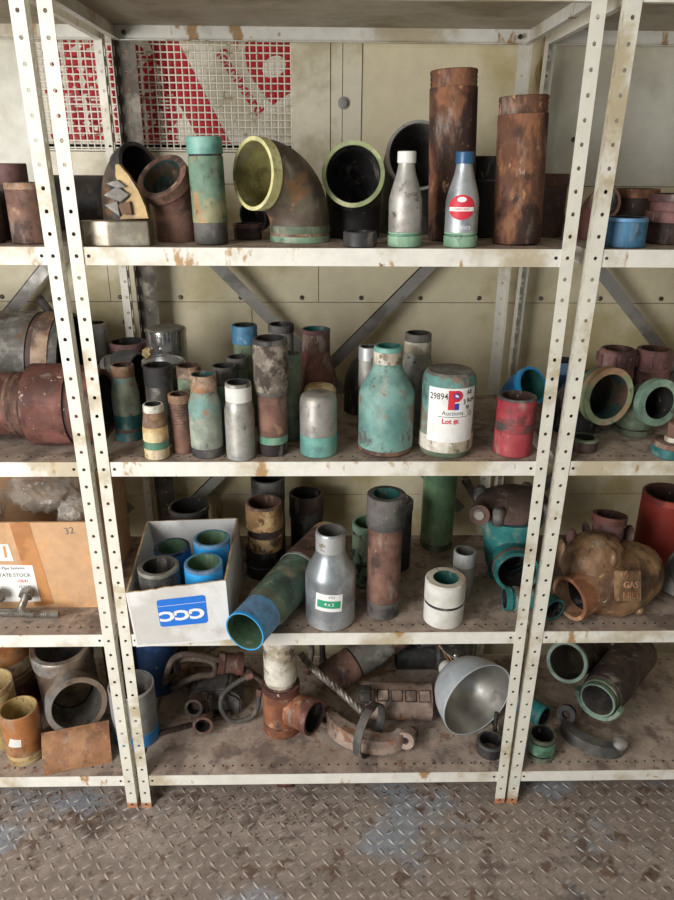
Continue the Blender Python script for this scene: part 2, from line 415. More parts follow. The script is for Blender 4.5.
def wrap(bm, R, z0, phi=0., du=0., dv=0., rot=0.):
    """wrap a flat x,y mesh onto a cylinder of radius R (number or function of z) about z; phi 0 faces -y"""
    bmesh.ops.triangulate(bm, faces=bm.faces)
    for _ in range(5):
        e = [x for x in bm.edges if x.calc_length() > .006]
        if not e: break
        bmesh.ops.subdivide_edges(bm, edges=e, cuts=1); bmesh.ops.triangulate(bm, faces=bm.faces)
    c, s = math.cos(rot), math.sin(rot)
    for v in bm.verts:
        x = v.co.x*c - v.co.y*s + du; y = v.co.x*s + v.co.y*c + dv
        r = R(z0+y) if callable(R) else R
        r += v.co.z
        a = phi + x/r
        v.co = (r*math.sin(a), -r*math.cos(a), z0+y)
    return bm

def thicken(bm, t):
    """give a flat patch (in x,y) a small thickness along +z"""
    r = bmesh.ops.extrude_face_region(bm, geom=list(bm.faces))
    for g in r['geom']:
        if isinstance(g, bmesh.types.BMVert): g.co.z += t
    return bm

def place(bm, mtx):
    bmesh.ops.transform(bm, matrix=mtx, verts=bm.verts); return bm

def frame_to(origin, xdir, ydir):
    x = V(xdir).normalized(); z = x.cross(V(ydir)).normalized(); y = z.cross(x)
    m = Matrix((x, y, z)).transposed().to_4x4(); m.translation = V(origin); return m

def bore(o, p0, p1, r):
    """drill a straight hole through an object's mesh (points in the parent's frame)"""
    bm = sweep([V(p0), V(p1)], r, None, 40); bmesh.ops.recalc_face_normals(bm, faces=bm.faces)
    me = bpy.data.meshes.new('c'); bm.to_mesh(me); bm.free()
    me.materials.append(M['lining_dark'])
    c = bpy.data.objects.new('c', me); C.objects.link(c); c.parent = o.parent
    bpy.context.view_layer.update()
    md = o.modifiers.new('b', 'BOOLEAN'); md.operation = 'DIFFERENCE'; md.solver = 'EXACT'; md.object = c; md.material_mode = 'TRANSFER'
    dg = bpy.context.evaluated_depsgraph_get(); dg.update()
    nm = bpy.data.meshes.new_from_object(o.evaluated_get(dg)); o.modifiers.clear(); o.data = nm
    for p in nm.polygons: p.use_smooth = True
    nm.set_sharp_from_angle(angle=math.radians(35))
    bpy.data.objects.remove(c); bpy.data.meshes.remove(me)

# ------------------------------------------------------------------ the room
bm = bmesh.new()
box(bm, -2.2, 2.2, -4.0, .62, -.05, 0.)
def tread(x, y, a, L=.0120, w=.0036, h=.0013):
    c, s = math.cos(a), math.sin(a)
    def P(u, v, z): return bm.verts.new((x+u*c-v*s, y+u*s+v*c, z))
    base = [P(L*math.cos(t), w*math.sin(t), .0) for t in [i*PI/4 for i in range(8)]]
    top = [P(.7*L*math.cos(t), .5*w*math.sin(t), h) for t in [i*PI/4 for i in range(8)]]
    for i in range(8):
        f = bm.faces.new((base[i], base[(i+1) % 8], top[(i+1) % 8], top[i])); f.material_index = 1
    f = bm.faces.new(top); f.material_index = 1
pt = .0262
for i in range(-38, 39):
    for j in range(-16, 12):
        a = math.radians(38) if (i+j) % 2 else math.radians(-52)
        tread(i*pt + .004, j*pt, a)
structure('floor', bm, ['plate_floor', 'plate_tread'])

YW = .52
bm = bmesh.new()
for k in range(1900):
    x = random.uniform(-.9, .9); y = random.gauss(-.02, .05)
    if x > 0 and random.random() < .55: continue
    if abs(abs(x)-.462) < .05 and abs(y-.01) < .04: continue
    if abs(x+.10) < .03 and y > .04: continue
    s_ = random.choice((.0012, .0016, .002, .003, .0045)); c0 = V((x, y, s_*.3))
    vs_ = [bm.verts.new(c0 + V((random.uniform(-1, 1)*s_, random.uniform(-1, 1)*s_, random.uniform(-.3, .8)*s_))) for _ in range(4)]
    for f in ((0, 1, 2), (0, 2, 3), (0, 3, 1), (1, 3, 2)): bm.faces.new([vs_[i] for i in f])
deb = link_mesh('floor_debris', bm, 'rust_brown'); deb['kind'] = 'stuff'; deb['label'] = 'dry crumbs and dirt scattered on the floor plate along the shelves'; deb['category'] = 'debris'
bm = bmesh.new()
g = .0008
box(bm, -2.2, 2.2, YW+.06, YW+.09, 0, 2.5, 3)                        # dark cavity behind the panels
def panel(x0, x1, z0, z1, mi, yf=YW): box(bm, x0+g, x1-g, yf, YW+.03, z0+g, z1-g, mi)
for x0, x1 in ((-2.2, -1.1), (-1.1, -.01), (-.01, 1.1), (1.1, 2.2)): panel(x0, x1, 0, .62, 0)
for x0, x1 in ((-2.2, -1.25), (-1.25, -.185), (-.185, .52), (.52, 2.2)): panel(x0, x1, .62, 1.17, 0)
for x0, x1 in ((-2.2, -.545), (-.545, -.012), (-.012, .52), (.52, 2.2)): panel(x0, x1, 1.17, 1.455, 0)
panel(-2.2, -.67, 1.455, 2.5, 2)
panel(-.67, -.073, 1.455, 1.526, 1, YW-.004)
panel(-.67, -.073, 1.83, 2.5, 0)
panel(-.073, .017, 1.455, 2.5, 1, YW-.004)
panel(.017, .045, 1.455, 2.5, 1, YW-.001)
panel(.045, .09, 1.455, 2.5, 1, YW-.004)
panel(.09, .52, 1.455, 2.5, 0)
panel(.52, 2.2, 1.455, 2.5, 2)
wall = structure('wall_back', bm, ['wall_paint', 'wall_trim', 'wall_pale', 'dark_gap'])
sc = revolve([(0, 0), (.0058, 0), (.0058, .002), (.0035, .004), (0, .004)], 14)
place(sc, Matrix.Rotation(PI/2, 4, 'X'))
scr = link_mesh('screw', sc, 'screw', wall); spots = [(x, YW, 1.182) for x in (-.82, -.672, -.52, -.366, -.212, -.055, .098, .251, .404, .565, .72, .88)]
spots += [(-.515, YW, 1.118), (.60, YW, 1.56), (.47, YW, 1.62), (-.82, YW, 1.10)]
for i, p in enumerate(spots):
    o = scr if i == 0 else scr.copy()
    if i: C.objects.link(o); o.parent = wall
    o.location = p
bt = revolve([(0, 0), (.0135, 0), (.0135, .003), (.0085, .0035), (.0085, .009), (0, .010)], 20)
place(bt, Matrix.Rotation(PI/2, 4, 'X'))
o = link_mesh('bolt', bt, 'brace_steel', wall); o.location = (.048, YW-.004, 1.634)
structure('ceiling', boxbm(-2.2, 2.2, -4.0, .62, 2.5, 2.54), 'ceiling_paint')
structure('wall_right', boxbm(2.2, 2.24, -4.0, .62, 0, 2.5), 'ceiling_paint')

# board behind the guard, with its red print
t = thing('insulation_board', 'white board printed with large red shapes, behind the wire mesh guard', 'board', (0, YW+.022, 1.53))
link_mesh('sheet', boxbm(-.665, -.075, 0, .02, .012, .298), 'board_white', t)
def onboard(bm): return place(bm, Matrix(((1, 0, 0, 0), (0, 0, -1, -.0006), (0, 1, 0, -1.53), (0, 0, 0, 1))))
red = [[(-.412, 1.785), (-.345, 1.785), (-.222, 1.545), (-.295, 1.545), (-.312, 1.58), (-.355, 1.655)],
       [(-.178, 1.760), (-.180, 1.735), (-.176, 1.704), (-.162, 1.680), (-.143, 1.657), (-.12, 1.63), (-.075, 1.658), (-.075, 1.785), (-.165, 1.785)],
       [(-.215, 1.785), (-.185, 1.785), (-.20, 1.742)]]
link_mesh('red_print', onboard(thicken(flat_poly(red), .0004)), 'board_red', t)
ov = flat_poly([circle(0, 0, .029, .021)]); place(ov, Matrix.Translation((-.114, 1.710, .0006)) @ Matrix.Rotation(.5, 4, 'Z'))
link_mesh('print_counter', onboard(thicken(ov, .0003)), 'board_white', t)
wr = text_bm('foamboard', .036, .0008); place(wr, Matrix.Translation((-.193, 1.677, .0006)) @ Matrix.Rotation(math.radians(-55), 4, 'Z'))
link_mesh('lettering', onboard(wr), 'board_red', t)
for k in range(7):
    w2 = text_bm('foamboard', .056, .0032, sx=.9)
    xx = (-.625, -.585, -.545, -.475, -.437, -.398, -.36)[k]; zz = (1.66, 1.66, 1.66, 1.64, 1.64, 1.62, 1.60)[k]
    place(w2, Matrix.Translation((xx, zz, .0008)) @ Matrix.Rotation(PI/2 if k < 3 else -PI/2, 4, 'Z'))
    for v in w2.verts: v.co.y = min(max(v.co.y, 1.545), 1.80)
    link_mesh('lettering', onboard(w2), 'board_red', t)
# wire guard over the opening
t = thing('wire_mesh_guard', 'pale welded wire mesh guard over the red and white board', 'mesh', (0, YW+.004, 1.53))
bm = bmesh.new()
n = 38
for i in range(n+1):
    x = -.668 + .594*i/n
    sweep([(x, 0, -.002), (x, 0, .30)], .0017, None, 6, bm)
for i in range(20):
    sweep([(-.668, -.002, .004+.0155*i), (-.074, -.002, .004+.0155*i)], .0016, None, 6, bm)
link_mesh('wire_grid', bm, 'mesh_wire', t)
link_mesh('edge_bar', sweep([(-.668, -.001, -.001), (-.074, -.001, -.001)], .0022, None, 8), 'mesh_wire', t)

# ------------------------------------------------------------------ shelving
P = .0381
def hole_cell(bm, x0, x1, z0, z1, zc, hw, hh, to3):
    xc = (x0+x1)/2
    per = [(x1, zc), (x1, z1), (x1-(x1-x0)/3, z1), (x0+(x1-x0)/3, z1), (x0, z1), (x0, zc), (x0, z0), (x0+(x1-x0)/3, z0), (x1-(x1-x0)/3, z0), (x1, z0)]
    hol = []
    for (x, z) in per:
        a = math.atan2((z-zc)/((z1-z0)/2), (x-xc)/((x1-x0)/2))
        if hh > hw*1.2:
            dz = hh-hw; hol.append((xc+hw*math.cos(a), zc+hw*math.sin(a)+(dz if math.sin(a) > .01 else -dz if math.sin(a) < -.01 else 0)))
        else: hol.append((xc+hw*math.cos(a), zc+hh*math.sin(a)))
    A = [bm.verts.new(to3(*p)) for p in per]; B = [bm.verts.new(to3(*p)) for p in hol]
    for i in range(10): bm.faces.new((A[i], A[(i+1) % 10], B[(i+1) % 10], B[i]))
def post_bm(sx, rear, w=.0245):
    bm = bmesh.new(); top = 50
    yf = .457 if rear else 0.; sy = -1 if rear else 1
    X = .457
    for k in range(top):
        zc = .0114 + P*k; z0 = 0 if k == 0 else zc-P/2; z1 = zc+P/2
        hole_cell(bm, X-w, X, z0, z1, zc, .0037, .0037, lambda u, v: (sx*u, yf, v))
        hole_cell(bm, 0, .0245, z0, z1, zc+.0, .0035, .0105, lambda u, v: (sx*X, yf+sy*u, v))
    bmesh.ops.remove_doubles(bm, verts=bm.verts, dist=1e-5)
    bmesh.ops.recalc_face_normals(bm, faces=bm.faces)
    c = V((0, .2285, 1)); f = bm.faces[0]; bm.faces.ensure_lookup_table()
    if (c - bm.faces[0].calc_center_median()).dot(bm.faces[0].normal) > 0: bmesh.ops.reverse_faces(bm, faces=bm.faces)
    bmesh.ops.solidify(bm, geom=list(bm.faces), thickness=.0018)
    return bm
unit = thing('shelving_unit', 'cream perforated steel shelving unit, the whole bay in the middle', 'shelving', (0, 0, 0), group='steel shelving bays')
for sx in (-1, 1):
    for rear in (0, 1): link_mesh('post', post_bm(sx, rear, .046 if sx < 0 and rear else .0245), 'post_dark' if sx < 0 and rear else 'cream_paint', unit)
for k, zt in SH.items():
    bm = bmesh.new(); v, fs = box(bm, -.4545, .4545, .003, .4535, zt-.0024, zt-.0008)
    for f in bm.faces: f.material_index = 1
    fs[1].material_index = 0
    d = link_mesh('shelf', bm, ['deck_dust', 'deck_under'], unit)
    def lip(nm, *a):
        bm = bmesh.new(); box(bm, *a); return link_mesh(nm, bm, 'lip_paint', d)
    for nm, y0, y1, yi0, yi1 in (('front_lip', .0022, .0036, .0036, .014), ('rear_lip', .4535, .4548, .443, .4535)):
        bm = bmesh.new(); box(bm, -.4545, .4545, y0, y1, zt-.032, zt-.0004); box(bm, -.4545, .4545, yi0, yi1, zt-.032, zt-.0306)
        link_mesh(nm, bm, 'lip_paint', d)
    for sx in (-1, 1):
        bm = bmesh.new(); xa, xb = sorted((sx*.4545, sx*.4532)); box(bm, xa, xb, .0037, .4534, zt-.032, zt-.0026)
        xa, xb = sorted((sx*.4532, sx*.441)); box(bm, xa, xb, .015, .442, zt-.032, zt-.0306)
        link_mesh('side_lip', bm, 'lip_paint', d)
        for bx in (.4238, .4448):
            bb = revolve([(0, 0), (.0031, 0), (.0031, .0006), (0, .0008)], 10); place(bb, Matrix.Translation((sx*bx, .0022, zt-.016)) @ Matrix.Rotation(PI/2, 4, 'X'))
            link_mesh('bolt', bb, 'dark_gap', d)
        bb = revolve([(0, 0), (.0055, 0), (.0055, .004), (0, .004)], 6); place(bb, Matrix.Translation((sx*.430, .443, zt-.018)) @ Matrix.Rotation(PI/2, 4, 'X'))
        link_mesh('bolt', bb, 'screw', d)
for s, y in ((1, .4585), (-1, .4625)):
    bm = bmesh.new(); box(bm, -.56, .56, 0, .003, -.0145, .0145); box(bm, -.56, .56, -.0, .012, .0125, .0145) if s > 0 else None
    a = math.atan2(.79, s*.765)
    place(bm, Matrix.Translation((0 if s > 0 else 0, y, 1.0)) @ Matrix.Rotation(-math.atan2(.79, .765)*s, 4, 'Y'))
    link_mesh('brace', bm, 'brace_steel', unit)
def rack(o, k):                     # the neighbouring bays lean a little sideways, their shelves still level
    if o.type == 'MESH':
        o.data = o.data.copy()
        for v in o.data.vertices: v.co.x += k*v.co.z
    for ch in o.children: rack(ch, k)
for dx, k, lab in ((-.9245, -.0052, 'cream perforated steel shelving unit cut off by the left edge, holding the big cardboard carton'),
                   (.9215, .0145, 'cream perforated steel shelving unit cut off by the right edge, holding the bronze casting')):
    u = copy_tree(unit); u.location.x = dx; u['label'] = lab; rack(u, k)
for ch in u.children:
    if ch.data and ch.data.materials[0].name == 'post_dark':
        q = link_mesh('post', post_bm(-1, 1), 'cream_paint', None); me = q.data; bpy.data.objects.remove(q); ch.data = me
        for v in me.vertices: v.co.x += .0145*v.co.z
for dx in (-.10, ):
    t = thing('packing_block', 'rusty brown block under the bottom shelf of the middle bay', 'block', (dx, .06, 0))
    link_mesh('block', boxbm(-.018, .018, 0, .05, 0, .0713, bev=.002), 'rust_red', t)
    link_mesh('foot_plate', boxbm(-.021, .021, -.003, .053, 0, .004), 'rust_deep', t)

# ------------------------------------------------------------------ shelf 2 (the highest one with things on it)
Z = SH[2]
up = (0, 0, 1)
elbow('pipe_elbow', 'dark grey pipe elbow with black mouth, behind the steel cutter', 'pipe elbow', (-.408, .215, Z), up, (.72, -.58, .30), .075, .062, .010,
      [('body', 'elbow_body', 0, -.030, .042), ('collar', 'charcoal', -.030, None, .0445)], .007, 'lining_dark')
elbow('pipe_elbow', 'rust brown pipe elbow with dark green inside, left of the tall green nipple', 'pipe elbow', (-.286, .130, Z), up, (-.30, -.62, .62), .078, .050, .014,
      [('body', 'rust_brown', 0, -.022, (.040, .046)), ('rim', 'rust_brown', -.022, None, .0510)], .0105, 'lining_moss')
# cutter head
t = thing('cutter_head', 'polished steel cutter block with brass coloured jagged jaw, beside the left post', 'cutter', (0, 0, Z))
bm = bmesh.new(); pl = [(-.447, .055), (-.444, .042), (-.432, .030), (-.412, .021), (-.394, .016), (-.386, .016), (-.318, .026), (-.316, .062), (-.39, .075)]
A = [bm.verts.new((x, y, 0)) for x, y in pl]; B = [bm.verts.new((x, y, .042)) for x, y in pl]
bm.faces.new(A[::-1]); bm.faces.new(B)
for i in range(len(pl)): bm.faces.new((A[i], A[(i+1) % len(pl)], B[(i+1) % len(pl)], B[i]))
bmesh.ops.bevel(bm, geom=list(bm.edges), offset=.0012, segments=2, affect='EDGES')
link_mesh('block', bm, 'block_dull', t)
def cx(px): return -.374 + (px-117)*.00187
def cz(py): return (244-py)*.00185
jaw = [(146, 219), (143.5, 208), (138, 193), (130, 179), (122.5, 169.5), (118.6, 169.5), (117.7, 181), (120.5, 187), (131, 199), (121, 206), (122, 215), (117, 220)]
link_mesh('jaw_plate', prism([(cx(a), cz(b)) for a, b in jaw], .045, .060, .001), 'brass_dull', t)
for q in ([(108.5, 187), (120, 183.5), (128, 190), (120, 191)], [(105.5, 197.5), (119, 189.5), (130, 197), (121, 203.5)], [(105, 206.5), (118, 203), (119, 217)], [(118.5, 206), (130, 203), (131, 216), (121, 215)]):
    link_mesh('tooth', prism([(cx(a), cz(b)) for a, b in q], .038, .050, .0008), 'grey_scale' if q[0][0] < 110 else 'tape_brown', t)
# lying dark pipe in the back corner
t = thing('steel_pipe', 'dark pipe lying crosswise behind the left post and cutter', 'pipe', (-.60, .33, Z+.058))
tube_parts(t, [(0, 0, 0), (.20, 0, 0)], [('body', 'black_steel', 0, None, .057)], .008, 'lining_dark')
pipe('pipe_nipple', 'tall green and tan pipe nipple with smooth teal collar on top', 'pipe', -.211, .070, 2,
     [('base_band', 'charcoal', [(0, .0315), (.038, .0312)]), ('body', 'green_tan', [(.038, .0316), (.152, .0316)]), ('groove', 'black_steel', [(.152, .0298), (.155, .0298)]), ('collar', 'teal_clean', [(.155, .0322), (.184, .0322)])], .006, tilt=(0, -.02))
elbow('pipe_elbow', 'small black pipe elbow low behind the green and tan nipple', 'pipe elbow', (-.150, .26, Z+.036), (.5, .85, .15), (-.55, -.75, .35), .034, .01, .005,
      [('body', 'black_steel', 0, -.014, .034), ('rim', 'rust_brown', -.014, None, .0365)], .006, 'lining_dark')
pipe('pipe_ring', 'dark reddish pipe ring low behind the big yellow-lined elbow', 'pipe', -.152, .165, 2, [('body', 'rust_dark', [(0, .028), (.022, .028)]), ('collar', 'rust_maroon', [(.022, .030), (.030, .030)])], .005)
elbow('pipe_elbow', 'big brown pipe elbow with yellow-lined mouth turned to the left', 'pipe elbow', (-.047, .135, Z), up, (-.76, -.65, .06), .092, .030, .022,
      [('base_rim', 'green_pale', 0, .011, .0585), ('base_band', 'rim_rust', .011, .017, .0580), ('base_collar', 'green_drab', .017, .030, .0585), ('body', 'elbow_body', .030, -.020, (.0582, .0618)), ('rim', 'rim_yellow', -.020, None, .0635)], .0062, 'lining_yellow', segs=44)
elbow('pipe_elbow', 'black pipe elbow with pale olive rim facing front, beside the yellow-lined elbow', 'pipe elbow', (.062, .225, Z), up, (-.06, -1, .12), .090, .032, .012,
      [('body', 'pipe_black', 0, -.016, (.055, .0575)), ('rim', 'rim_olive', -.016, None, .0605)], .008, 'lining_dark', segs=44)
pipe('pipe_ring', 'short black ring standing in front of the olive-rimmed elbow', 'ring', .067, .038, 2, [('body', 'black_steel', [(0, .0312), (.0265, .0312)])], .004, 'lining_dark')
elbow('pipe_elbow', 'grey pipe elbow with wide silver rim, behind the white-capped bottle', 'pipe elbow', (.186, .335, Z), up, (.06, -1, .12), .095, .060, .03,
      [('body', 'charcoal', 0, -.02, .062), ('rim', 'grey_metal', -.02, None, .0662)], .0052, 'lining_grey', segs=44)

def bottle(label, x, y, capm, tint):
    t = thing('spray_bottle', label, 'bottle', (x, y, Z), (0, -.012, 0), 'silver bottles with green bases')
    def R(z):
        if z < .078: return .0303
        u = min(1, (z-.078)/.063); u = u*u*(3-2*u)*.6 + u*.4
        return .0303 + (.0148-.0303)*u
    body = [(z, R(z)) for z in [.026, .05, .078, .085, .092, .10, .108, .116, .124, .132, .141]] + [(.146, .0148)]
    lathe_parts(t, [('base', 'green_pale', [(0, .0312), (.0195, .0312)]), ('groove', 'green_band', [(.0195, .0292), (.023, .0292)]), ('base_ring', 'green_pale', [(.023, .0306), (.026, .0306)]), ('body', tint, body)], None, ch=.001)
    lathe_parts(t, [('cap', capm, [(.143, .0168), (.163, .0165)])], None, ch=.0012)
    return t, R
t, R = bottle('silver bottle with white cap and pale green base', .150, .045, 'white_paint', 'silver_dirty')
link_mesh('writing', wrap(text_bm('Spray', .0125), lambda z: R(z)+.0005, .092, .30, rot=.12), 'ink_grey', t)
t, R = bottle('silver bottle with blue cap and red oval label', .2545, .045, 'blue_cap', 'aluminium')
lb = link_mesh('label', wrap(thicken(flat_poly([circle(0, 0, .0255, .0215)]), .0004), lambda z: R(z)+.0003, .070, -.22), 'ink_red', t)
link_mesh('label_band', wrap(thicken(flat_poly([rrect(-.024, .024, -.0035, .0035, .0005)]), .0003), lambda z: R(z)+.0007, .067, -.22), 'white_ink', lb)
link_mesh('badge', wrap(thicken(flat_poly([circle(0, 0, .0085, .0045)]), .0003), lambda z: R(z)+.0007, .0835, -.22), 'white_ink', lb)
link_mesh('lettering', wrap(text_bm('LUBRICANT', .0055), lambda z: R(z)+.0012, .067, -.22), 'ink_red', lb)
link_mesh('white_mark', wrap(text_bm('Blanca', .012), lambda z: R(z)+.0006, .036, -.1), 'white_ink', t)
def rustpipe(label, x, y, r, h, tilt):
    t = thing('steel_pipe', label, 'pipe', (x, y, Z+r*abs(math.sin(tilt))), lean(0, tilt, random.uniform(0, 6)), 'tall rusty pipes')
    lathe_parts(t, [('body', 'rust_deep', [(0, r), (h-.030, r)]), ('thread', 'rust_deep', [(h-.030, r-.001), (h-.026, r-.0022), (h-.022, r-.001), (h-.018, r-.0022), (h-.014, r-.001), (h-.010, r-.0022), (h-.006, r-.001), (h, r-.001)])], .006, 'lining_rust')
rustpipe('taller of the two rusty pipes, standing behind the silver bottles', .257, .165, .0452, .303, -.045)
rustpipe('shorter of the two rusty pipes, nearest the right post', .3745, .100, .0455, .255, -.047)
pipe('steel_pipe', 'black pipe standing between the two tall rusty pipes', 'pipe', .338, .245, 2, [('body', 'pipe_black', [(0, .0385), (.11, .0385)]), ('band', 'charcoal', [(.11, .0395), (.114, .0395)]), ('collar', 'pipe_black', [(.114, .0385), (.158, .0385)])], .006)
pipe('steel_pipe', 'dark brown pipe tucked between the shorter rusty pipe and the right post', 'pipe', .470, .26, 2, [('body', 'rust_dark', [(0, .042), (.10, .042)]), ('collar', 'rust_brown', [(.10, .044), (.125, .044)])], .006)
# left bay, shelf 2
pipe('steel_pipe', 'dark brown pipe at the left edge on the highest stocked shelf', 'pipe', -.606, .155, 2, [('body', 'rust_dark', [(0, .0315), (.100, .0315)]), ('collar', 'rust_maroon', [(.100, .034), (.138, .034)])], .006)
pipe('steel_pipe', 'rust orange and black pipe just left of the left posts, highest stocked shelf', 'pipe', -.548, .080, 2, [('body', 'rust_brown', [(0, .0375), (.094, .0375)]), ('rim', 'rim_rust', [(.094, .0382), (.106, .0382)])], .007, 'lining_rust')
pipe('pipe_collar', 'dark pipe collar cut off by the left edge on the highest stocked shelf', 'pipe', -.645, .075, 2, [('body', 'rust_dark', [(0, .045), (.092, .045)])], .007)
# right bay, shelf 2
pipe('pipe_coupling', 'scuffed blue pipe coupling on the right bay highest stocked shelf', 'coupling', .566, .058, 2, [('body', 'blue_scuff', [(0, .0392), (.046, .0392)]), ('rim', 'blue_grey', [(.046, .0392), (.0525, .0388)])], .006)
pipe('pipe_flange', 'maroon pipe flange at the right edge behind the blue coupling', 'flange', .682, .125, 2, [('body', 'rust_dark', [(0, .042), (.040, .042)]), ('flange', 'rust_maroon', [(.040, .050), (.060, .050)]), ('neck', 'rust_maroon', [(.060, .043), (.078, .043)]), ('rim', 'rust_maroon', [(.078, .047), (.092, .047)])], .007)
pipe('pipe_coupling', 'dark rusty coupling standing behind the scuffed blue coupling', 'coupling', .652, .235, 2, [('body', 'rust_dark', [(0, .043), (.080, .043)]), ('rim', 'rust_deep', [(.080, .046), (.098, .046)])], .007)
elbow('pipe_elbow', 'small rust red elbow beside the right posts, behind the blue coupling', 'pipe elbow', (.553, .20, Z), up, (.3, -.9, .2), .045, .030, .006,
      [('body', 'rust_red', 0, -.014, .029), ('rim', 'rust_brown', -.014, None, .0315)], .006, 'lining_dark')

# ------------------------------------------------------------------ shelf 3
Z = SH[3]
def reducer(r0, r1, z0, z1, n=8):
    return [(z0+(z1-z0)*i/n, r0+(r1-r0)*(3*(i/n)**2-2*(i/n)**3)) for i in range(n+1)]
def threads(r, z0, z1, p=.004, d=.0012):
    o = []; z = z0
    while z < z1-1e-6:
        o += [(z, r), (min(z+p*.5, z1), r-d)]; z += p
    return o + [(z1, r)]
pipe('swage_nipple', 'grey teal swage nipple with rust red rim, beside the left post', 'swage nipple', -.425, .140, 3,
     [('base', 'teal_bright', [(0, .0288), (.006, .0292), (.020, .0292)]), ('base_band', 'rust_brown', [(.020, .0294), (.027, .0294)]), ('paint_band', 'teal_bright', [(.027, .0294), (.058, .0294)]), ('body', 'green_grey', [(.058, .0294), (.090, .0296)] + reducer(.0296, .0235, .095, .140)), ('rim', 'rim_rust', [(.140, .0238), (.165, .0238)])], .004, 'lining_rust')
pipe('swage_nipple', 'short swage nipple wrapped in cream tape with a green band', 'swage nipple', -.342, .034, 3,
     [('base', 'tape_cream', [(0, .0250), (.022, .0256)]), ('green_band', 'green_band', [(.022, .0256), (.038, .0256)]), ('tape_wrap', 'tape_cream', [(.038, .0256), (.060, .0252), (.068, .0246)]), ('shoulder', 'tape_brown', reducer(.0244, .0205, .068, .098)), ('rim', 'white_dirty', [(.098, .0205), (.113, .0203)])], .004, 'lining_dark')
pipe('pipe_nipple', 'reddish brown ridged pipe nipple between tape-wrapped and rust-topped nipples', 'pipe', -.2945, .064, 3,
     [('body', 'rust_brown', [(0, .0225), (.060, .0225)] + threads(.0228, .061, .108, .006, .0012)), ('rim', 'rim_rust', [(.108, .0230), (.125, .0230)])], .005, 'lining_rust')
pipe('pipe_nipple', 'grey pipe with black collar behind the tape-wrapped nipple', 'pipe', -.347, .120, 3, [('body', 'grey_scale', [(0, .0285), (.128, .0285)]), ('collar', 'charcoal', [(.128, .0298), (.170, .0298)])], .005)
pipe('swage_nipple', 'grey green swage nipple with rust orange top, third in the front row', 'swage nipple', -.241, .047, 3,
     [('base', 'charcoal', [(0, .0322), (.020, .0330)]), ('body', 'green_grey', [(.020, .0330), (.098, .0330)] + reducer(.033, .0262, .105, .138)), ('rim', 'rim_rust', [(.138, .0262), (.171, .0262)])], .004, 'lining_teal')
pipe('swage_nipple', 'whitish silver swage nipple with white band, front row', 'swage nipple', -.170, .032, 3,
     [('base', 'silver_paint', [(0, .0290), (.010, .0298)]), ('body', 'silver_dirty', [(.010, .0298), (.092, .0298)] + reducer(.0298, .0262, .098, .122)), ('white_band', 'white_paint', [(.122, .0262), (.152, .0262)]), ('rim', 'silver_dirty', [(.152, .0258), (.159, .0258)])], .0035, 'lining_dark')
pipe('swage_nipple', 'tall brown two-step nipple with crusty grey collar and green base band', 'swage nipple', -.106, .056, 3,
     [('base', 'rust_dark', [(0, .0300), (.026, .0312)]), ('green_band', 'green_band', [(.026, .0313), (.042, .0313)]), ('body', 'rust_brown', [(.042, .0312), (.128, .0308)]), ('shoulder', 'grey_scale', [(.128, .0308), (.138, .0345)]), ('collar', 'grey_crust', [(.138, .0352), (.232, .0352)]), ('rim', 'charcoal', [(.232, .0345), (.242, .0340)])], .006, 'lining_dark')
t = thing('capped_pipe', 'domed grey pipe cap with teal lower band, front row', 'pipe', (-.011, .056, Z))
lathe_parts(t, [('base_band', 'teal_clean', [(0, .0385), (.044, .0388)]), ('body', 'grey_metal', [(.044, .0385), (.110, .0385), (.119, .0372), (.126, .0335), (.129, .028), (.1295, .0)])], None)
pipe('bottle_reducer', 'large bottle-shaped teal reducer with white ringed neck', 'reducer', .130, .076, 3,
     [('base', 'rust_brown', [(0, .0545), (.004, .0572), (.012, .0575)]), ('body', 'teal_bottle', [(.012, .0575), (.110, .0575)] + reducer(.0575, .0298, .118, .188, 12)), ('neck_band', 'white_dirty', [(.188, .0298), (.212, .0298)]), ('rim', 'teal_clean', [(.212, .0292), (.222, .0288)])], .005, 'lining_teal')
t = thing('capped_pipe', 'teal capped pipe carrying the white auction lot sheet', 'pipe', (.257, .070, Z), (0, 0, 0))
lathe_parts(t, [('base', 'green_drab', [(0, .0530), (.012, .0555)]), ('base_ring', 'white_dirty', [(.012, .0560), (.044, .0556)]), ('body', 'teal_bottle', [(.044, .0550), (.148, .0550), (.160, .0540), (.170, .0500)]), ('cap_face', 'grey_scale', [(.170, .0499), (.175, .0450), (.1755, .001)])], None, ch=.0005)
ph = -.02
lb = link_mesh('paper_label', wrap(thicken(flat_poly([[(-.052, .036), (.055, .036), (.055, .150), (-.052, .150)]]), .0004), .0555, 0, ph), 'paper', t)
def onlab(bm, u, v, rot=0.): return wrap(bm, .0562, 0, ph, u, v, rot)
lg = link_mesh('logo', onlab(thicken(flat_poly([[(-.013, -.020), (0, -.020), (0, -.002), (0, .02), (-.013, .02)], [(0, -.004), (.008, -.003), (.0145, .002), (.017, .009), (.0145, .016), (.008, .02), (0, .02)]]), .0003), .004, .126), 'ink_red', lb)
link_mesh('logo_bar', onlab(thicken(flat_poly([[(.0004, -.020), (.0095, -.020), (.0095, -.0065), (.0004, -.0065)]]), .0003), .004, .126), 'ink_blue', lb)
link_mesh('logo_globe', onlab(thicken(flat_poly([circle(.004, .009, .0062)]), .0006), .004, .126), 'ink_blue', lb)
st = flat_poly([[(.004+(.0042 if i % 2 == 0 else .0017)*math.cos(i*PI/6), .009+(.0042 if i % 2 == 0 else .0017)*math.sin(i*PI/6)) for i in range(12)]])
for v in st.verts: v.co.z = .0007
link_mesh('logo_star', onlab(st, .004, .126), 'white_ink', lb)
link_mesh('lettering', onlab(text_bm('Auctions', .0125, .0001), .002, .0985), 'ink_grey', lb)
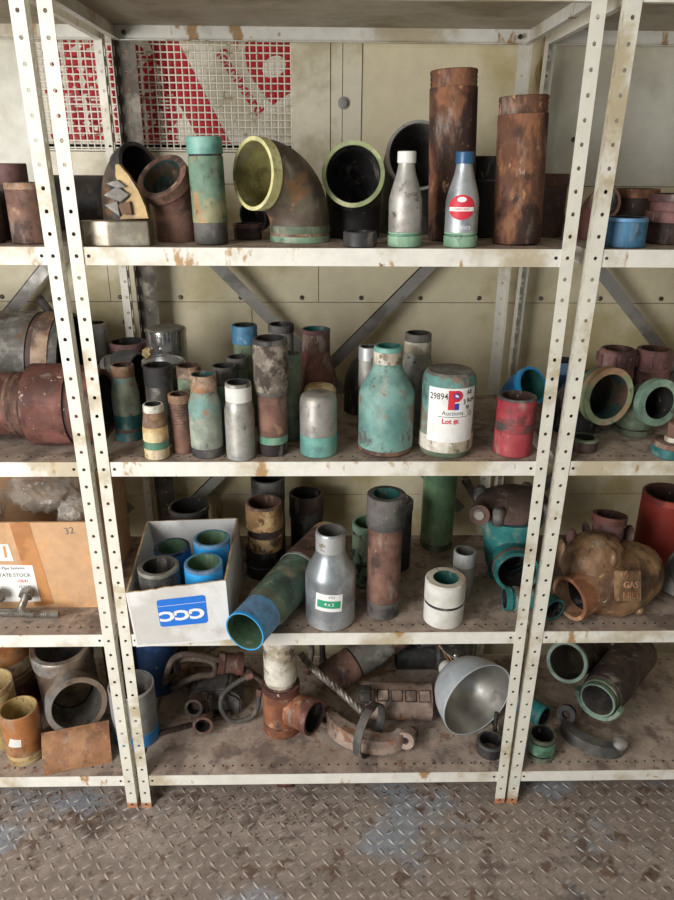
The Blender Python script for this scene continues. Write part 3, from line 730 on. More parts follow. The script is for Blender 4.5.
link_mesh('rule', onlab(thicken(flat_poly([[(-.030, 0), (.032, 0), (.032, .0012), (-.030, .0012)]]), .0002), .002, .090), 'ink_grey', lb)
link_mesh('lettering', onlab(text_bm('Lot #:', .0145, .0005), -.002, .081), 'ink_red', lb)
link_mesh('handwriting', onlab(text_bm('29894', .0185, .0001, sx=.85), -.029, .132, .05), 'ink_black', lb)
for s, u, v in (('All', .036, .141), ('3 Row', .038, .124), ('9/', .034, .109), ('12', .040, .096)):
    link_mesh('handwriting', onlab(text_bm(s, .014, .0003, sx=.85), u, v, .2), 'ink_black', lb)
pipe('pipe_coupling', 'red painted pipe coupling at the right end of the front row', 'coupling', .397, .057, 3,
     [('body', 'red_paint', [(0, .0398), (.052, .0402)]), ('scuff_band', 'red_scuff', [(.052, .0398), (.070, .0398)]), ('upper_body', 'red_paint', [(.070, .0402), (.119, .0402)]), ('rim', 'charcoal', [(.119, .0398), (.123, .0390)])], .006, 'lining_rust')
elbow('pipe_elbow', 'blue pipe elbow behind the red coupling, mouth turned up to the right', 'pipe elbow', (.446, .25, Z), up, (.42, -.66, .40), .075, .028, .010,
      [('body', 'blue_paint', 0, -.014, .0405), ('rim', 'blue_bright', -.014, None, .0435)], .006, 'lining_teal')
# cans
def can(label, x, y, z, lidded):
    t = thing('tin_can', label, 'can', (x, y, Z+z), (0, 0, .4), 'shiny tin cans')
    if not lidded:
        lathe_parts(t, [('body', 'chrome', [(0, .0455), (.082, .0455)]), ('rim', 'polished', [(.082, .0475), (.087, .0475)]), ('lid', 'silver_paint', [(.087, .044), (.0885, .0435)])], None)
    else:
        lathe_parts(t, [('body', 'chrome', [(0, .0455), (.146, .0455)]), ('rim', 'polished', [(.146, .0475), (.154, .0475)])], None)
        lathe_parts(t, [('lid', 'silver_paint', [(.1542, .046), (.158, .046), (.1585, .040), (.1565, .038), (.1565, .001)])], None)
    return t
can('lower tin can with a dished shiny lid, left back of the shelf', -.353, .205, .0, True)
t = thing('tin_can', 'upper shiny tin can with grey lid, left back of the shelf', 'can', (-.364, .305, Z+.1), (0, 0, .4), 'shiny tin cans')
lathe_parts(t, [('body', 'chrome', [(0, .0455), (.100, .0455)]), ('rim', 'polished', [(.100, .0475), (.106, .0475)]), ('lid', 'silver_dirty', [(.106, .044), (.108, .0435)])], None)
link_mesh('logo_patch', wrap(thicken(flat_poly([circle(0, 0, .014, .010)]), .0004), .0457, .05, -.3), 'paper_grey', t)
t = thing('storage_box', 'dark box standing under the upper tin can', 'box', (-.364, .305, Z))
link_mesh('body', boxbm(-.05, .05, -.045, .05, 0, .0985, bev=.002), 'rust_dark', t); link_mesh('lid', boxbm(-.051, .051, -.046, .051, .0985, .0998), 'black_steel', t)
t = thing('wing_nut', 'yellowish lumpy nut lying on the lower can, against the upper can', 'nut', (-.388, .218, Z+.1590))
bm = bmesh.new(); bmesh.ops.create_icosphere(bm, subdivisions=3, radius=.012)
for v in bm.verts: v.co += v.co.normalized()*noise.noise(v.co*160)*.004; v.co.z = v.co.z*.95+.012
link_mesh('nut_body', bm, 'fibre_yellow', t)
b2 = revolve([(.003, 0), (.007, 0), (.007, .006), (.003, .006)], 14); place(b2, Matrix.Translation((.006, -.006, .019)) @ Matrix.Rotation(.5, 4, 'Y')); link_mesh('collar', b2, 'brass_dull', t)
# second row
G2 = 'nipples in the back rows'
pipe('pipe_nipple', 'greenish pipe nipple with blue collar in the back row', 'pipe', -.175, .235, 3, [('body', 'green_drab', [(0, .0265), (.190, .0265)]), ('collar', 'blue_scuff', [(.190, .0280), (.230, .0280)])], .005, group=G2)
pipe('pipe_nipple', 'dark grey pipe nipple in the back row behind the crusty two-step nipple', 'pipe', -.094, .235, 3, [('body', 'grey_scale', [(0, .0275), (.215, .0275)]), ('rim', 'charcoal', [(.215, .0290), (.232, .0290)])], .005, group=G2)
pipe('pipe_nipple', 'dark collared pipe nipple below and before the blue collared one', 'pipe', -.186, .172, 3, [('body', 'green_drab', [(0, .0215), (.150, .0215)]), ('collar', 'charcoal', [(.150, .0238), (.174, .0238)])], .005, group=G2)
pipe('pipe_nipple', 'grey green pipe nipple between rust-topped and silver swage nipples', 'pipe', -.209, .118, 3, [('body', 'green_mint', [(0, .0240), (.130, .0240)]), ('collar', 'grey_scale', [(.130, .0258), (.169, .0258)])], .005, group=G2)
pipe('pipe_nipple', 'dark green nipple with rust orange rim behind the ridged nipple', 'pipe', -.284, .128, 3, [('body', 'green_drab', [(0, .0245), (.142, .0245)]), ('rim', 'rim_rust', [(.142, .0255), (.167, .0255)])], .004, 'lining_rust', group=G2)
pipe('bottle_reducer', 'rust red bottle-shaped reducer with teal inside, back row', 'reducer', -.017, .224, 3,
     [('body', 'rust_red', [(0, .0470), (.100, .0470)] + reducer(.047, .0312, .105, .175, 10)), ('neck', 'rust_brown', [(.175, .0312), (.215, .0312)]), ('rim', 'rust_maroon', [(.215, .0318), (.224, .0318)])], .005, 'lining_teal')
t = thing('capped_pipe', 'pale flat-topped cap just behind the domed grey cap', 'pipe', (-.008, .137, Z))
lathe_parts(t, [('body', 'rust_dark', [(0, .0340), (.100, .0340)]), ('cap_face', 'tape_cream', [(.100, .0350), (.112, .0350), (.119, .029), (.120, .001)])], None)
pipe('pipe_nipple', 'grey green pipe nipple half hidden right of the crusty two-step nipple', 'pipe', -.072, .135, 3, [('body', 'green_drab', [(0, .0225), (.165, .0225)]), ('collar', 'green_mint', [(.165, .0232), (.192, .0232)])], .004, group=G2)
elbow('pipe_elbow', 'big dark rounded elbow in the back behind the grey nipple', 'pipe elbow', (.095, .33, Z), up, (1, .1, .05), .055, .060, .02, [('body', 'black_steel', 0, -.015, .045), ('rim', 'rust_dark', -.015, None, .047)], .006, 'lining_dark')
pipe('pipe_nipple', 'pale grey nipple peeking out left of the teal bottle reducer', 'pipe', .096, .165, 3, [('body', 'silver_dirty', [(0, .0205), (.170, .0205)]), ('rim', 'silver_paint', [(.170, .0212), (.199, .0212)])], .004, group=G2)
pipe('bottle_reducer', 'silver grey bottle-shaped reducer with white ringed neck, behind the labelled pipe', 'reducer', .206, .195, 3,
     [('body', 'silver_dirty', [(0, .0415), (.115, .0415)] + reducer(.0415, .0292, .120, .180, 10)), ('neck_band', 'white_dirty', [(.180, .0295), (.205, .0295)]), ('rim', 'grey_scale', [(.205, .0290), (.222, .0285)])], .0045, 'lining_dark')
# left corner
elbow('pipe_elbow', 'grey ridged elbow arching behind the grey teal nipple, by the left post', 'pipe elbow', (-.495, .262, Z+.045), (-.05, .1, 1), (.9, -.2, -.15), .050, .022, .012,
      [('body', 'grey_scale', 0, .07, .042), ('ridge', 'grey_metal', .07, .078, .046), ('neck', 'grey_scale', .078, .088, .042), ('collar', 'charcoal', .088, None, .045)], .006, 'lining_dark')
pipe('pipe_coupling', 'dark maroon open pipe in the back left corner', 'pipe', -.475, .385, 3, [('body', 'rust_dark', [(0, .042), (.140, .042)]), ('rim', 'rust_maroon', [(.140, .045), (.157, .045)])], .005)
pipe('pipe_nipple', 'thin grey pipe standing between left posts and the dark maroon pipe', 'pipe', -.5515, .395, 3, [('body', 'rust_dark', [(0, .024), (.11, .024)]), ('collar', 'grey_metal', [(.11, .026), (.200, .026)])], .004)
# left bay, lying drums
t = thing('steel_pipe', 'large grey pipe lying with its dark open end to the right, left bay', 'pipe', (-.990, .328, Z+.1205))
tube_parts(t, [(0, 0, 0), (.405, -.010, 0)], [('body', 'grey_scale', 0, .335, .1195), ('thread_band', 'rust_dark', .335, .349, .1165), ('rim', 'rim_rust', .349, .385, .1190), ('lip', 'charcoal', .385, None, .1165)], .010, 'lining_dark', 48)
t = thing('pipe_reducer', 'rust red threaded coupling lying across the front of the left bay', 'coupling', (-.785, .116, Z+.0860), (0, 0, -.01))
tube_parts(t, [(0, 0, 0), (.322, -.0, 0)], [('pipe_end', 'rust_red', 0, .135, .066)] + [('thread', 'rust_brown', .135+.006*i, .141+.006*i, (.068, .066)) for i in range(7)] + [('collar', 'rust_red', .177, .262, .0855), ('groove', 'rust_dark', .262, .269, .082), ('hub', 'rust_red', .269, None, (.0845, .074))], .010, 'lining_dark', 48)
t = thing('steel_rod', 'dark steel rod leaning against the wall behind the large grey pipe', 'rod', (0, 0, 0))
link_mesh('rod', sweep([(-.707, .478, 1.181), (-.560, .440, .962)], .0105, None, 18), 'charcoal', t); link_mesh('tip', sweep([(-.7125, .4795, 1.189), (-.707, .478, 1.181)], [.008, .0107], None, 18), 'rust_dark', t)
# right bay, shelf 3
elbow('pipe_elbow', 'dark elbow with wide peach and green mouth, right bay front', 'pipe elbow', (.572, .194, Z), up, (.30, -.93, .06), .070, .035, .036,
      [('body', 'pipe_black', 0, -.040, .050), ('hub', 'green_drab', -.040, -.018, .056), ('rim', 'rim_peach', -.018, None, .0625)], .0105, 'lining_moss', segs=44)
elbow('pipe_elbow', 'olive green elbow with pale green mouth standing beside the peach-mouthed elbow', 'pipe elbow', (.704, .178, Z), up, (.23, -.93, .08), .060, .028, .014,
      [('base_ring', 'green_drab', 0, .012, .0405), ('groove', 'black_steel', .012, .016, .0370), ('body', 'green_drab', .016, -.018, (.0395, .045)), ('rim', 'green_mint', -.018, None, .0515)], .0085, 'lining_dark', segs=40)
pipe('pipe_ring', 'dark low ring under the peach-mouthed elbow by the right post', 'ring', .553, .070, 3, [('body', 'rust_dark', [(0, .028), (.022, .028)]), ('rim', 'green_drab', [(.022, .029), (.027, .029)])], .008)
for x, lab in ((.684, 'maroon lugged coupling at the back, beside the right posts'), (.769, 'maroon lugged coupling at the back, nearer the right edge')):
    t = thing('hose_coupling', lab, 'coupling', (x, .275, Z), (0, 0, .3), 'maroon lugged couplings')
    lathe_parts(t, [('body', 'rust_maroon', [(0, .0415), (.118, .0415)]), ('neck', 'rust_maroon', [(.118, .040), (.128, .040)]), ('ring', 'rust_maroon', [(.128, .0415), (.160, .0415), (.168, .0385)])], .007, 'lining_rust')
    for k in range(8):
        a = k*PI/4; lg = boxbm(-.004, .004, -.003, .003, .131, .157, bev=.0012); place(lg, Matrix.Rotation(a, 4, 'Z') @ Matrix.Translation((.0425, 0, 0)))
        link_mesh('lug', lg, 'rust_maroon', t)
t = thing('pipe_flange', 'teal edged flange with brown hub at the right edge', 'flange', (.728, .040, Z))
lathe_parts(t, [('plate', 'teal_bright', [(0, .040), (.020, .040)]), ('face', 'rust_brown', [(.020, .0395), (.030, .036)]), ('hub', 'white_dirty', [(.030, .018), (.040, .018)]), ('stem', 'rust_brown', [(.040, .014), (.070, .016)])], None)
pipe('pipe_coupling', 'blue rimmed pipe far back beside the right posts', 'pipe', .590, .36, 3, [('body', 'blue_dark', [(0, .036), (.09, .036)]), ('rim', 'blue_grey', [(.09, .038), (.118, .038)])], .006)

# ------------------------------------------------------------------ shelf 4
Z = SH[4]
# white box
bot = {'FL': V((-.408, -.044, Z+.001)), 'FR': V((-.206, -.020, Z+.001)), 'BR': V((-.205, .262, Z+.001)), 'BL': V((-.420, .270, Z+.001))}
tp = {'FL': V((-.418, -.043, Z+.139)), 'FR': V((-.210, -.018, Z+.152)), 'BR': V((-.214, .258, Z+.159)), 'BL': V((-.443, .268, Z+.146))}
t = thing('cardboard_box', 'open white cardboard box with blue printed square, hanging over the shelf edge', 'box', (0, 0, 0))
cen = sum(bot.values(), V())/4
def wallp(a, b, nm, ragged=0.):
    bm = bmesh.new(); n = 20; th = .004
    nrm = (bot[b]-bot[a]).cross(V((0, 0, 1))).normalized()
    if nrm.dot(cen-bot[a]) < 0: nrm = -nrm
    rows = []
    for i in range(n+1):
        u = i/n; p0 = bot[a].lerp(bot[b], u); p1 = tp[a].lerp(tp[b], u)
        p1 = p1 + V((0, 0, ragged*(noise.noise(V((u*9, 3, 0)))*.8 + noise.noise(V((u*31, 1, 0)))*.5)))
        rows.append([bm.verts.new(q) for q in (p0, p1, p1+nrm*th, p0+nrm*th)])
    for i in range(n):
        A, B = rows[i], rows[i+1]
        for j in range(4):
            f = bm.faces.new((A[j], B[j], B[(j+1) % 4], A[(j+1) % 4])); f.material_index = 1 if j == 1 else 0
    bm.faces.new(rows[0]); bm.faces.new(rows[-1])
    return link_mesh(nm, bm, ['white_card', 'card_edge'], t)
fp = wallp('FL', 'FR', 'front_panel', .006); wallp('FR', 'BR', 'side_panel'); wallp('BL', 'BR', 'back_panel', .001); wallp('FL', 'BL', 'side_panel', .004)
bm = bmesh.new(); q = [bot[k] for k in ('FL', 'FR', 'BR', 'BL')]; A = [bm.verts.new(p) for p in q]; B = [bm.verts.new(p+V((0, 0, .004))) for p in q]
bm.faces.new(A[::-1]); bm.faces.new(B)
for i in range(4): bm.faces.new((A[i], A[(i+1) % 4], B[(i+1) % 4], B[i]))
link_mesh('bottom_panel', bm, 'white_card', t)
bw = (bot['FR']-bot['FL']).length; bh = (tp['FL']-bot['FL']).length
bnr = (bot['FR']-bot['FL']).cross(tp['FL']-bot['FL']).normalized()
def onbox(bm, u, v, off=.0006, rot=0.):           # lay flat print on the (slightly twisted) front panel
    bmesh.ops.triangulate(bm, faces=bm.faces)
    for _ in range(4):
        e = [x for x in bm.edges if x.calc_length() > .012]
        if e: bmesh.ops.subdivide_edges(bm, edges=e, cuts=1); bmesh.ops.triangulate(bm, faces=bm.faces)
    c, sn = math.cos(rot), math.sin(rot)
    for q in bm.verts:
        a = (q.co.x*c - q.co.y*sn + u)/bw; b = (q.co.x*sn + q.co.y*c + v)/bh; z = q.co.z
        q.co = bot['FL'].lerp(bot['FR'], a).lerp(tp['FL'].lerp(tp['FR'], a), b) + bnr*(z+off)
    return bm
lg = link_mesh('logo', onbox(thicken(flat_poly([rrect(-.050, .050, -.033, .033, .006)]), .0004), .108, .079, .0006), 'logo_blue', fp)
link_mesh('lettering', onbox(text_bm('CCC', .031, .0016, sx=1.42), .106, .072, .0014, PI), 'white_ink', lg)
link_mesh('rule', onbox(flat_poly([[(-.049, 0), (.050, 0), (.050, .0008), (-.049, .0008)]]), .108, .096, .0014), 'white_ink', lg)
for i in (1, 2):      # the thin bar that joins each pair of letters
    link_mesh('rule', onbox(flat_poly([[(-.004, -.0018), (.004, -.0018), (.004, .0018), (-.004, .0018)]]), .107+(-.016 if i == 1 else .016), .073, .0014), 'white_ink', lg)
GB = 'pipes standing in the white box'
def boxpipe(lab, x, y, zt, body, lin_, r, tl=(0, 0), wall=.0065, capm=None):
    h = zt-(Z+.006); a = thing('pipe_coupling', lab, 'pipe', (x, y, Z+.0056+r*abs(math.sin(tl[1]))), lean(tl[0], tl[1], 0), GB)
    lathe_parts(a, [('body', body, [(0, r), (h-.008, r)]), ('rim', capm or body, [(h-.008, r), (h, r-.0003)])], wall, lin_)
boxpipe('dark grey pipe in the white box, at its front left', -.3605, .0285, .685, 'charcoal', 'lining_dark', .0450, (0, -.01), .010, 'grey_scale')
boxpipe('dark blue pipe in the white box, behind the dark grey one', -.352, .150, .662, 'blue_paint', 'lining_green', .0425, (0, -.05), .007, 'blue_dark')
boxpipe('bright blue pipe in the white box, front right', -.266, .040, .686, 'blue_bright', 'lining_green', .0425, (0, 0), .007, 'blue_grey')
boxpipe('bright blue pipe in the white box, back right corner', -.262, .140, .692, 'blue_bright', 'lining_green', .0425, (0, .0), .007, 'blue_grey')
pipe('steel_pipe', 'dark open pipe standing behind the white box', 'pipe', -.352, .345, 4, [('body', 'black_steel', [(0, .050), (.135, .050)]), ('rim', 'charcoal', [(.135, .052), (.150, .052)])], .006)
# stacked rings behind
pipe('pipe_ring', 'black grooved ring under the crusty brown ring', 'ring', -.153, .262, 4, [('body', 'black_steel', [(0, .0445), (.022, .0445)]), ('groove', 'rust_dark', [(.022, .0425), (.030, .0425)]), ('band', 'charcoal', [(.030, .0452), (.036, .0452)]), ('collar', 'black_steel', [(.036, .0452), (.075, .0452)])], .007)
pipe('pipe_coupling', 'crusty brown ring coupling stacked on the black grooved ring', 'coupling', -.148, .262, 4, [('body', 'cork', [(0, .0430), (.040, .0440)]), ('groove', 'rust_dark', [(.040, .0415), (.062, .0415)]), ('collar', 'cork', [(.062, .0465), (.120, .0465)]), ('rim', 'rust_brown', [(.120, .0455), (.126, .0448)])], .006, 'lining_rust', z=.0752)
pipe('steel_pipe', 'dark grey pipe rising behind the crusty brown ring', 'pipe', -.146, .372, 4, [('body', 'grey_scale', [(0, .0430), (.155, .0430)]), ('collar', 'charcoal', [(.155, .0445)] + threads(.0445, .160, .200) + [(.220, .0445)])], .006)
pipe('pipe_coupling', 'dark pipe coupling alone at the back, left of the tall brown pipe', 'coupling', -.046, .404, 4, [('body', 'black_steel', [(0, .044), (.090, .044)]), ('band', 'charcoal', [(.090, .0470), (.112, .0470)]), ('collar', 'rust_dark', [(.112, .0465), (.158, .0465)])], .007)
# long pipe over the edge
a, b = V((-.170, -.060, Z+.0510)), V((.014, .325, Z+.0590))
t = thing('pipe_reducer', 'long green and rust pipe lying with bright blue collar over the shelf edge', 'pipe', a)
tube_parts(t, [(0, 0, 0), tuple(b-a)], [('blue_rim', 'blue_bright', 0, .008, .0465), ('blue_collar', 'blue_grey', .008, .075, .0458), ('neck', 'green_drab', .075, .100, (.045, .050)), ('green_body', 'green_dusk', .100, .248, (.050, .0545)), ('weld_band', 'silver_paint', .248, .256, .0558), ('rusty_body', 'rust_brown', .256, .405, (.0555, .052)), ('rear_rim', 'rim_peach', .405, None, .0525)], .0060, 'lining_green', 44)
pipe('bottle_reducer', 'silver bottle-shaped reducer with green and white sticker', 'reducer', .015, .060, 4,
     [('base', 'aluminium', [(0, .0540), (.006, .0568)]), ('body', 'aluminium', [(.006, .0570), (.110, .0570)] + reducer(.057, .0335, .120, .185, 12)), ('neck', 'silver_paint', [(.185, .0335), (.226, .0335)]), ('rim', 'aluminium', [(.226, .0335), (.231, .0328)])], .0035, 'lining_grey', rz=0)
t = bpy.data.objects['bottle_reducer'] if False else [o for o in C.objects if o.get('label', '').startswith('silver bottle-shaped reducer with green')][0]
lb = link_mesh('sticker', wrap(thicken(flat_poly([[(-.032, -.022), (.030, -.022), (.030, .022), (-.032, .022)]]), .0004), .0573, .078, -.06, rot=-.06), 'paper', t)
link_mesh('sticker_print', wrap(thicken(flat_poly([[(-.028, -.013), (.026, -.013), (.026, .006), (-.028, .006)]]), .0002), .0578, .078, -.06, rot=-.06), 'ink_green', lb)
link_mesh('lettering', wrap(text_bm('4 x 2', .011, .0002), .0584, .075, -.06, rot=-.06), 'paper', lb)
link_mesh('lettering', wrap(text_bm('STD', .008, .0001), .0579, .093, .04, rot=-.06), 'ink_grey', lb)
pipe('steel_pipe', 'tall brown pipe with dark grey collar and teal inside', 'pipe', .138, .084, 4,
     [('base_band', 'charcoal', [(0, .0375), (.042, .0382)]), ('body', 'rust_brown', [(.042, .0384), (.232, .0386)]), ('collar', 'charcoal', [(.232, .0432), (.308, .0432)])], .0135, 'lining_teal')
pipe('pipe_coupling', 'speckled green pipe half hidden left of the tall brown pipe', 'pipe', .108, .215, 4, [('body', 'green_camo', [(0, .0375), (.150, .0375)]), ('rim', 'green_mint', [(.150, .038), (.168, .038)])], .006, 'lining_green')
pipe('pipe_coupling', 'dark pipe half hidden right of the tall brown pipe', 'pipe', .186, .295, 4, [('body', 'black_steel', [(0, .041), (.165, .041)]), ('rim', 'charcoal', [(.165, .0425), (.190, .0425)])], .006)
pipe('pipe_coupling', 'white pipe coupling with a black stripe around its middle', 'coupling', .277, .056, 4,
     [('body', 'white_paint', [(0, .0455), (.050, .0462)]), ('stripe', 'black_rubber', [(.050, .0455), (.057, .0455)]), ('upper_body', 'white_paint', [(.057, .0465), (.106, .0465)]), ('rim', 'white_dirty', [(.106, .0462), (.110, .0455)])], .0165, 'lining_teal')
pipe('pipe_nipple', 'small silver pipe nipple behind the white coupling', 'pipe', .339, .157, 4, [('body', 'grey_metal', [(0, .0255), (.085, .0258)]), ('collar', 'silver_paint', [(.085, .0264), (.121, .0264)])], .0035, 'lining_grey', rz=.3)
pipe('steel_pipe', 'tall faded green pipe reaching up behind the shelf above', 'pipe', .3125, .400, 4, [('base', 'green_drab', [(0, .0440), (.02, .0445)]), ('body', 'green_pipe', [(.02, .0445), (.362, .0445)]), ('rim', 'green_drab', [(.362, .0445), (.372, .0440)])], .006)
t = thing('steel_bar', 'dark flat bar leaning behind the tall green pipe and valve', 'bar', (0, 0, 0))
bm = sweep([(.384, .418, .712), (.452, .388, .60), (.470, .372, .548)], .015, None, 4); link_mesh('bar', bm, 'rust_dark', t)
link_mesh('pin', sweep([(.384, .400, .716), (.384, .430, .716)], .006, None, 12), 'screw', t)
# valve
t = thing('gate_valve', 'teal valve with rusty round bonnet, partly behind the right post', 'valve', (0, 0, 0))
bm = revolve([(0, 0), (.050, 0), (.075, .006), (.088, .012), (.090, .030), (.080, .042), (.050, .052), (.020, .056), (0, .056)], 40)
for v in bm.verts: v.co *= 1 + .025*noise.noise(v.co*40)
place(bm, Matrix.Translation((.468, .245, .700)) @ Matrix.Rotation(-.10, 4, 'Y')); link_mesh('bonnet', bm, 'rust_dark', t)
for ang in range(4):
    a = ang*PI/2 + 2.5; px, py = .468+.088*math.cos(a), .245+.088*math.sin(a)
    bm = revolve([(0, -.012), (.012, -.012), (.016, 0), (.016, .024), (.010, .032), (0, .034)], 16); place(bm, Matrix.Translation((px, py, .716))); link_mesh('bolt', bm, 'charcoal', t)
bm = sweep([(.380, .215, .722), (.368, .165, .735)], [.022, .024], None, 20); link_mesh('hinge_pin', bm, 'rust_brown', t)
b2 = sweep([(.3685, .167, .7345), (.367, .160, .736)], [.015, .010], None, 20); link_mesh('pin_end', b2, 'grey_metal', t)
bm = revolve([(0, .0), (.040, 0), (.052, .02), (.060, .06), (.066, .10), (.074, .140), (.078, .152), (.078, .164), (0, .164)], 36); place(bm, Matrix.Translation((.468, .245, Z+.012))); link_mesh('body', bm, 'teal_bright', t)
for o in list(t.children):
    if o.name.startswith('body'): bore(o, (.467, .225, Z+.085), (.458, .118, Z+.083), .042)
tube_parts(t, [(.464, .195, Z+.0845), (.458, .118, Z+.083)], [('port', 'teal_deep', 0, .052, (.046, .049)), ('port_ring', 'rust_brown', .052, .060, .055), ('port_rim', 'teal_bright', .060, None, .0535)], .010, 'lining_dark')
link_mesh('base', revolve([(0, 0), (.045, 0), (.042, .014), (0, .014)], 30), 'teal_deep', t).location = (.468, .245, Z)
# small teal coupling through the posts
t = thing('hose_coupling', 'small teal coupling lying across the gap at the right posts', 'coupling', (.425, .085, Z+.033))
tube_parts(t, bend_path((0, 0, 0), (1, .0, 0), (.35, -.92, -.05), .05, .055, .012), [('mouth', 'teal_bright', 0, .014, .0285), ('neck', 'teal_deep', .014, .022, .025), ('clamp_ring', 'silver_dirty', .022, .034, .029), ('body', 'teal_bright', .034, -.02, .0245), ('outlet', 'teal_bright', -.02, None, .0285)], .005, 'lining_dark', 28)
# left bay carton
t = thing('cardboard_carton', 'large brown cardboard carton with white stock labels, full of plastic bags', 'carton', (0, 0, 0))
x0, x1, y0, y1, zt = -.98, -.528, .108, .40, Z+.227
fp = link_mesh('front_panel', boxbm(x0, x1, y0, y0+.005, Z, zt), 'cardboard', t)
link_mesh('back_panel', boxbm(x0, x1, y1-.005, y1, Z, zt), 'cardboard', t)
link_mesh('side_panel', boxbm(x1-.005, x1, y0+.005, y1-.005, Z, zt), 'cardboard', t); link_mesh('side_panel', boxbm(x0, x0+.005, y0+.005, y1-.005, Z, zt), 'cardboard', t)
link_mesh('bottom_panel', boxbm(x0+.005, x1-.005, y0+.005, y1-.005, Z, Z+.004), 'cardboard', t)
bm = boxbm(0, .004, -.130, .130, 0, .10); place(bm, Matrix.Translation((x1-.002, .255, zt)) @ Matrix.Rotation(.16, 4, 'Y')); link_mesh('flap', bm, 'cardboard', t)
def onfront(bm, x, z, rot=0., off=.0004): return place(bm, Matrix.Translation((x, y0-off, z)) @ Matrix.Rotation(PI/2, 4, 'X') @ Matrix.Rotation(rot, 4, 'Z'))
l1 = link_mesh('stock_label', onfront(thicken(flat_poly([[(-.10, -.05), (.045, -.05), (.040, .048), (-.10, .052)]]), .0005), -.712, Z+.068), 'paper', fp)
for s, sz, x, z, inkm in (('Steel Pipe Systems', .010, -.728, .109, 'ink_black'), ('ROTATE STOCK', .0125, -.725, .090, 'ink_black'), ('10641', .011, -.700, .074, 'ink_red'), ('10.56.61', .009, -.697, .059, 'ink_black'), ('36.64.21', .009, -.697, .043, 'ink_black')):
    link_mesh('lettering', onfront(text_bm(s, sz, .0001), x, Z+z, .0, .0011), inkm, l1)
for z in (.080, .066, .052): link_mesh('rule', onfront(flat_poly([[(-.055, 0), (.01, 0), (.01, .0006), (-.055, .0006)]]), -.735, Z+z, 0, .0010), 'ink_grey', l1)
l2 = link_mesh('stock_label', onfront(thicken(flat_poly([[(-.06, -.020), (.030, -.022), (.024, .022), (-.06, .022)]]), .0005), -.742, Z+.150), 'paper', fp)
for i in range(4): link_mesh('stripe', onfront(flat_poly([[(0, 0), (.006, 0), (.006, .030), (0, .030)]]), -.785+.018*i, Z+.137, 0, .0010), 'ink_orange', l2)
link_mesh('writing', onfront(text_bm('32', .024), -.576, Z+.205, .15, .0006), 'ink_grey', fp)
link_mesh('tape_strip', onfront(thicken(flat_poly([[(-.022, -.11), (.024, -.11), (.020, .11), (-.024, .11)]]), .0003), -.672, Z+.118, .10, .0003), 'tape_tan', fp)
def crumple(label, c, rx, ry, rz, seed):
    t = thing('plastic_bag', label, 'bag', (c[0], c[1], c[2]), group='plastic bags in the carton')
    bm = bmesh.new(); bmesh.ops.create_icosphere(bm, subdivisions=5, radius=1.)
    for v in bm.verts:
        d = v.co.normalized(); q = d*2.2 + V((seed*3.1, seed, 0))
        r = .90 + .22*(1-abs(noise.noise(q*.8))*2.2)*.5 + .16*abs(noise.noise(V((q.x*2.6, q.y*2.6, q.z*.9)))) + .05*abs(noise.noise(q*4.5))
        v.co = V((d.x*rx, d.y*ry, d.z*rz))*r
    link_mesh('film', bm, 'plastic_film', t, sharp=50)
    bm = bmesh.new(); bmesh.ops.create_icosphere(bm, subdivisions=3, radius=1.)
    for v in bm.verts: v.co = V((v.co.x*rx*.6, v.co.y*ry*.6, v.co.z*rz*.45))*(1+.25*noise.noise(v.co*2.5+V((seed, 0, 0)))) - V((0, 0, rz*.25))
    link_mesh('contents', bm, 'bag_filling' if seed != 2 else 'grey_scale', t)
crumple('large clear plastic bag bulging from the middle of the carton', (-.668, .270, Z+.238), .098, .074, .060, 1)
crumple('dusty plastic bag at the left end of the carton', (-.822, .205, Z+.222), .064, .064, .056, 2)
crumple('clear plastic bag over the right front edge of the carton', (-.576, .160, Z+.218), .040, .034, .044, 3)
# bolts in front of the carton
def bolt(label, head, tip, r, hr):
    h, e = V(head), V(tip); d = (e-h).normalized(); L = (e-h).length
    t = thing('hex_bolt', label, 'bolt', h, group='zinc bolts before the carton')
    m = d.to_track_quat('Z', 'Y').to_matrix().to_4x4()
    bm = revolve([(0, -.014), (hr, -.014), (hr*1.06, -.010), (hr*1.06, -.002), (hr, 0), (0, 0)], 6); link_mesh('head', place(bm, m), 'zinc', t, sharp=20)
    bm = revolve([(0, 0)] + [(q, z) for z, q in threads(r, .0, L-.006, .0042, .0016)] + [(r*.7, L), (0, L)], 20); link_mesh('shank', place(bm.copy() if False else bm, m), 'zinc', t, sharp=20)
bolt('long zinc bolt lying crosswise with its thread pointing right', (-.84, .068, Z+.0178), (-.612, .066, Z+.0105), .0095, .0165)
bolt('zinc bolt propped on the long bolt, head upwards before the label', (-.690, .086, Z+.046), (-.688, .044, Z+.0345), .0085, .0165)
bolt('zinc bolt at the left edge with its head against the carton', (-.757, .084, Z+.046), (-.79, .044, Z+.0345), .0085, .0165)
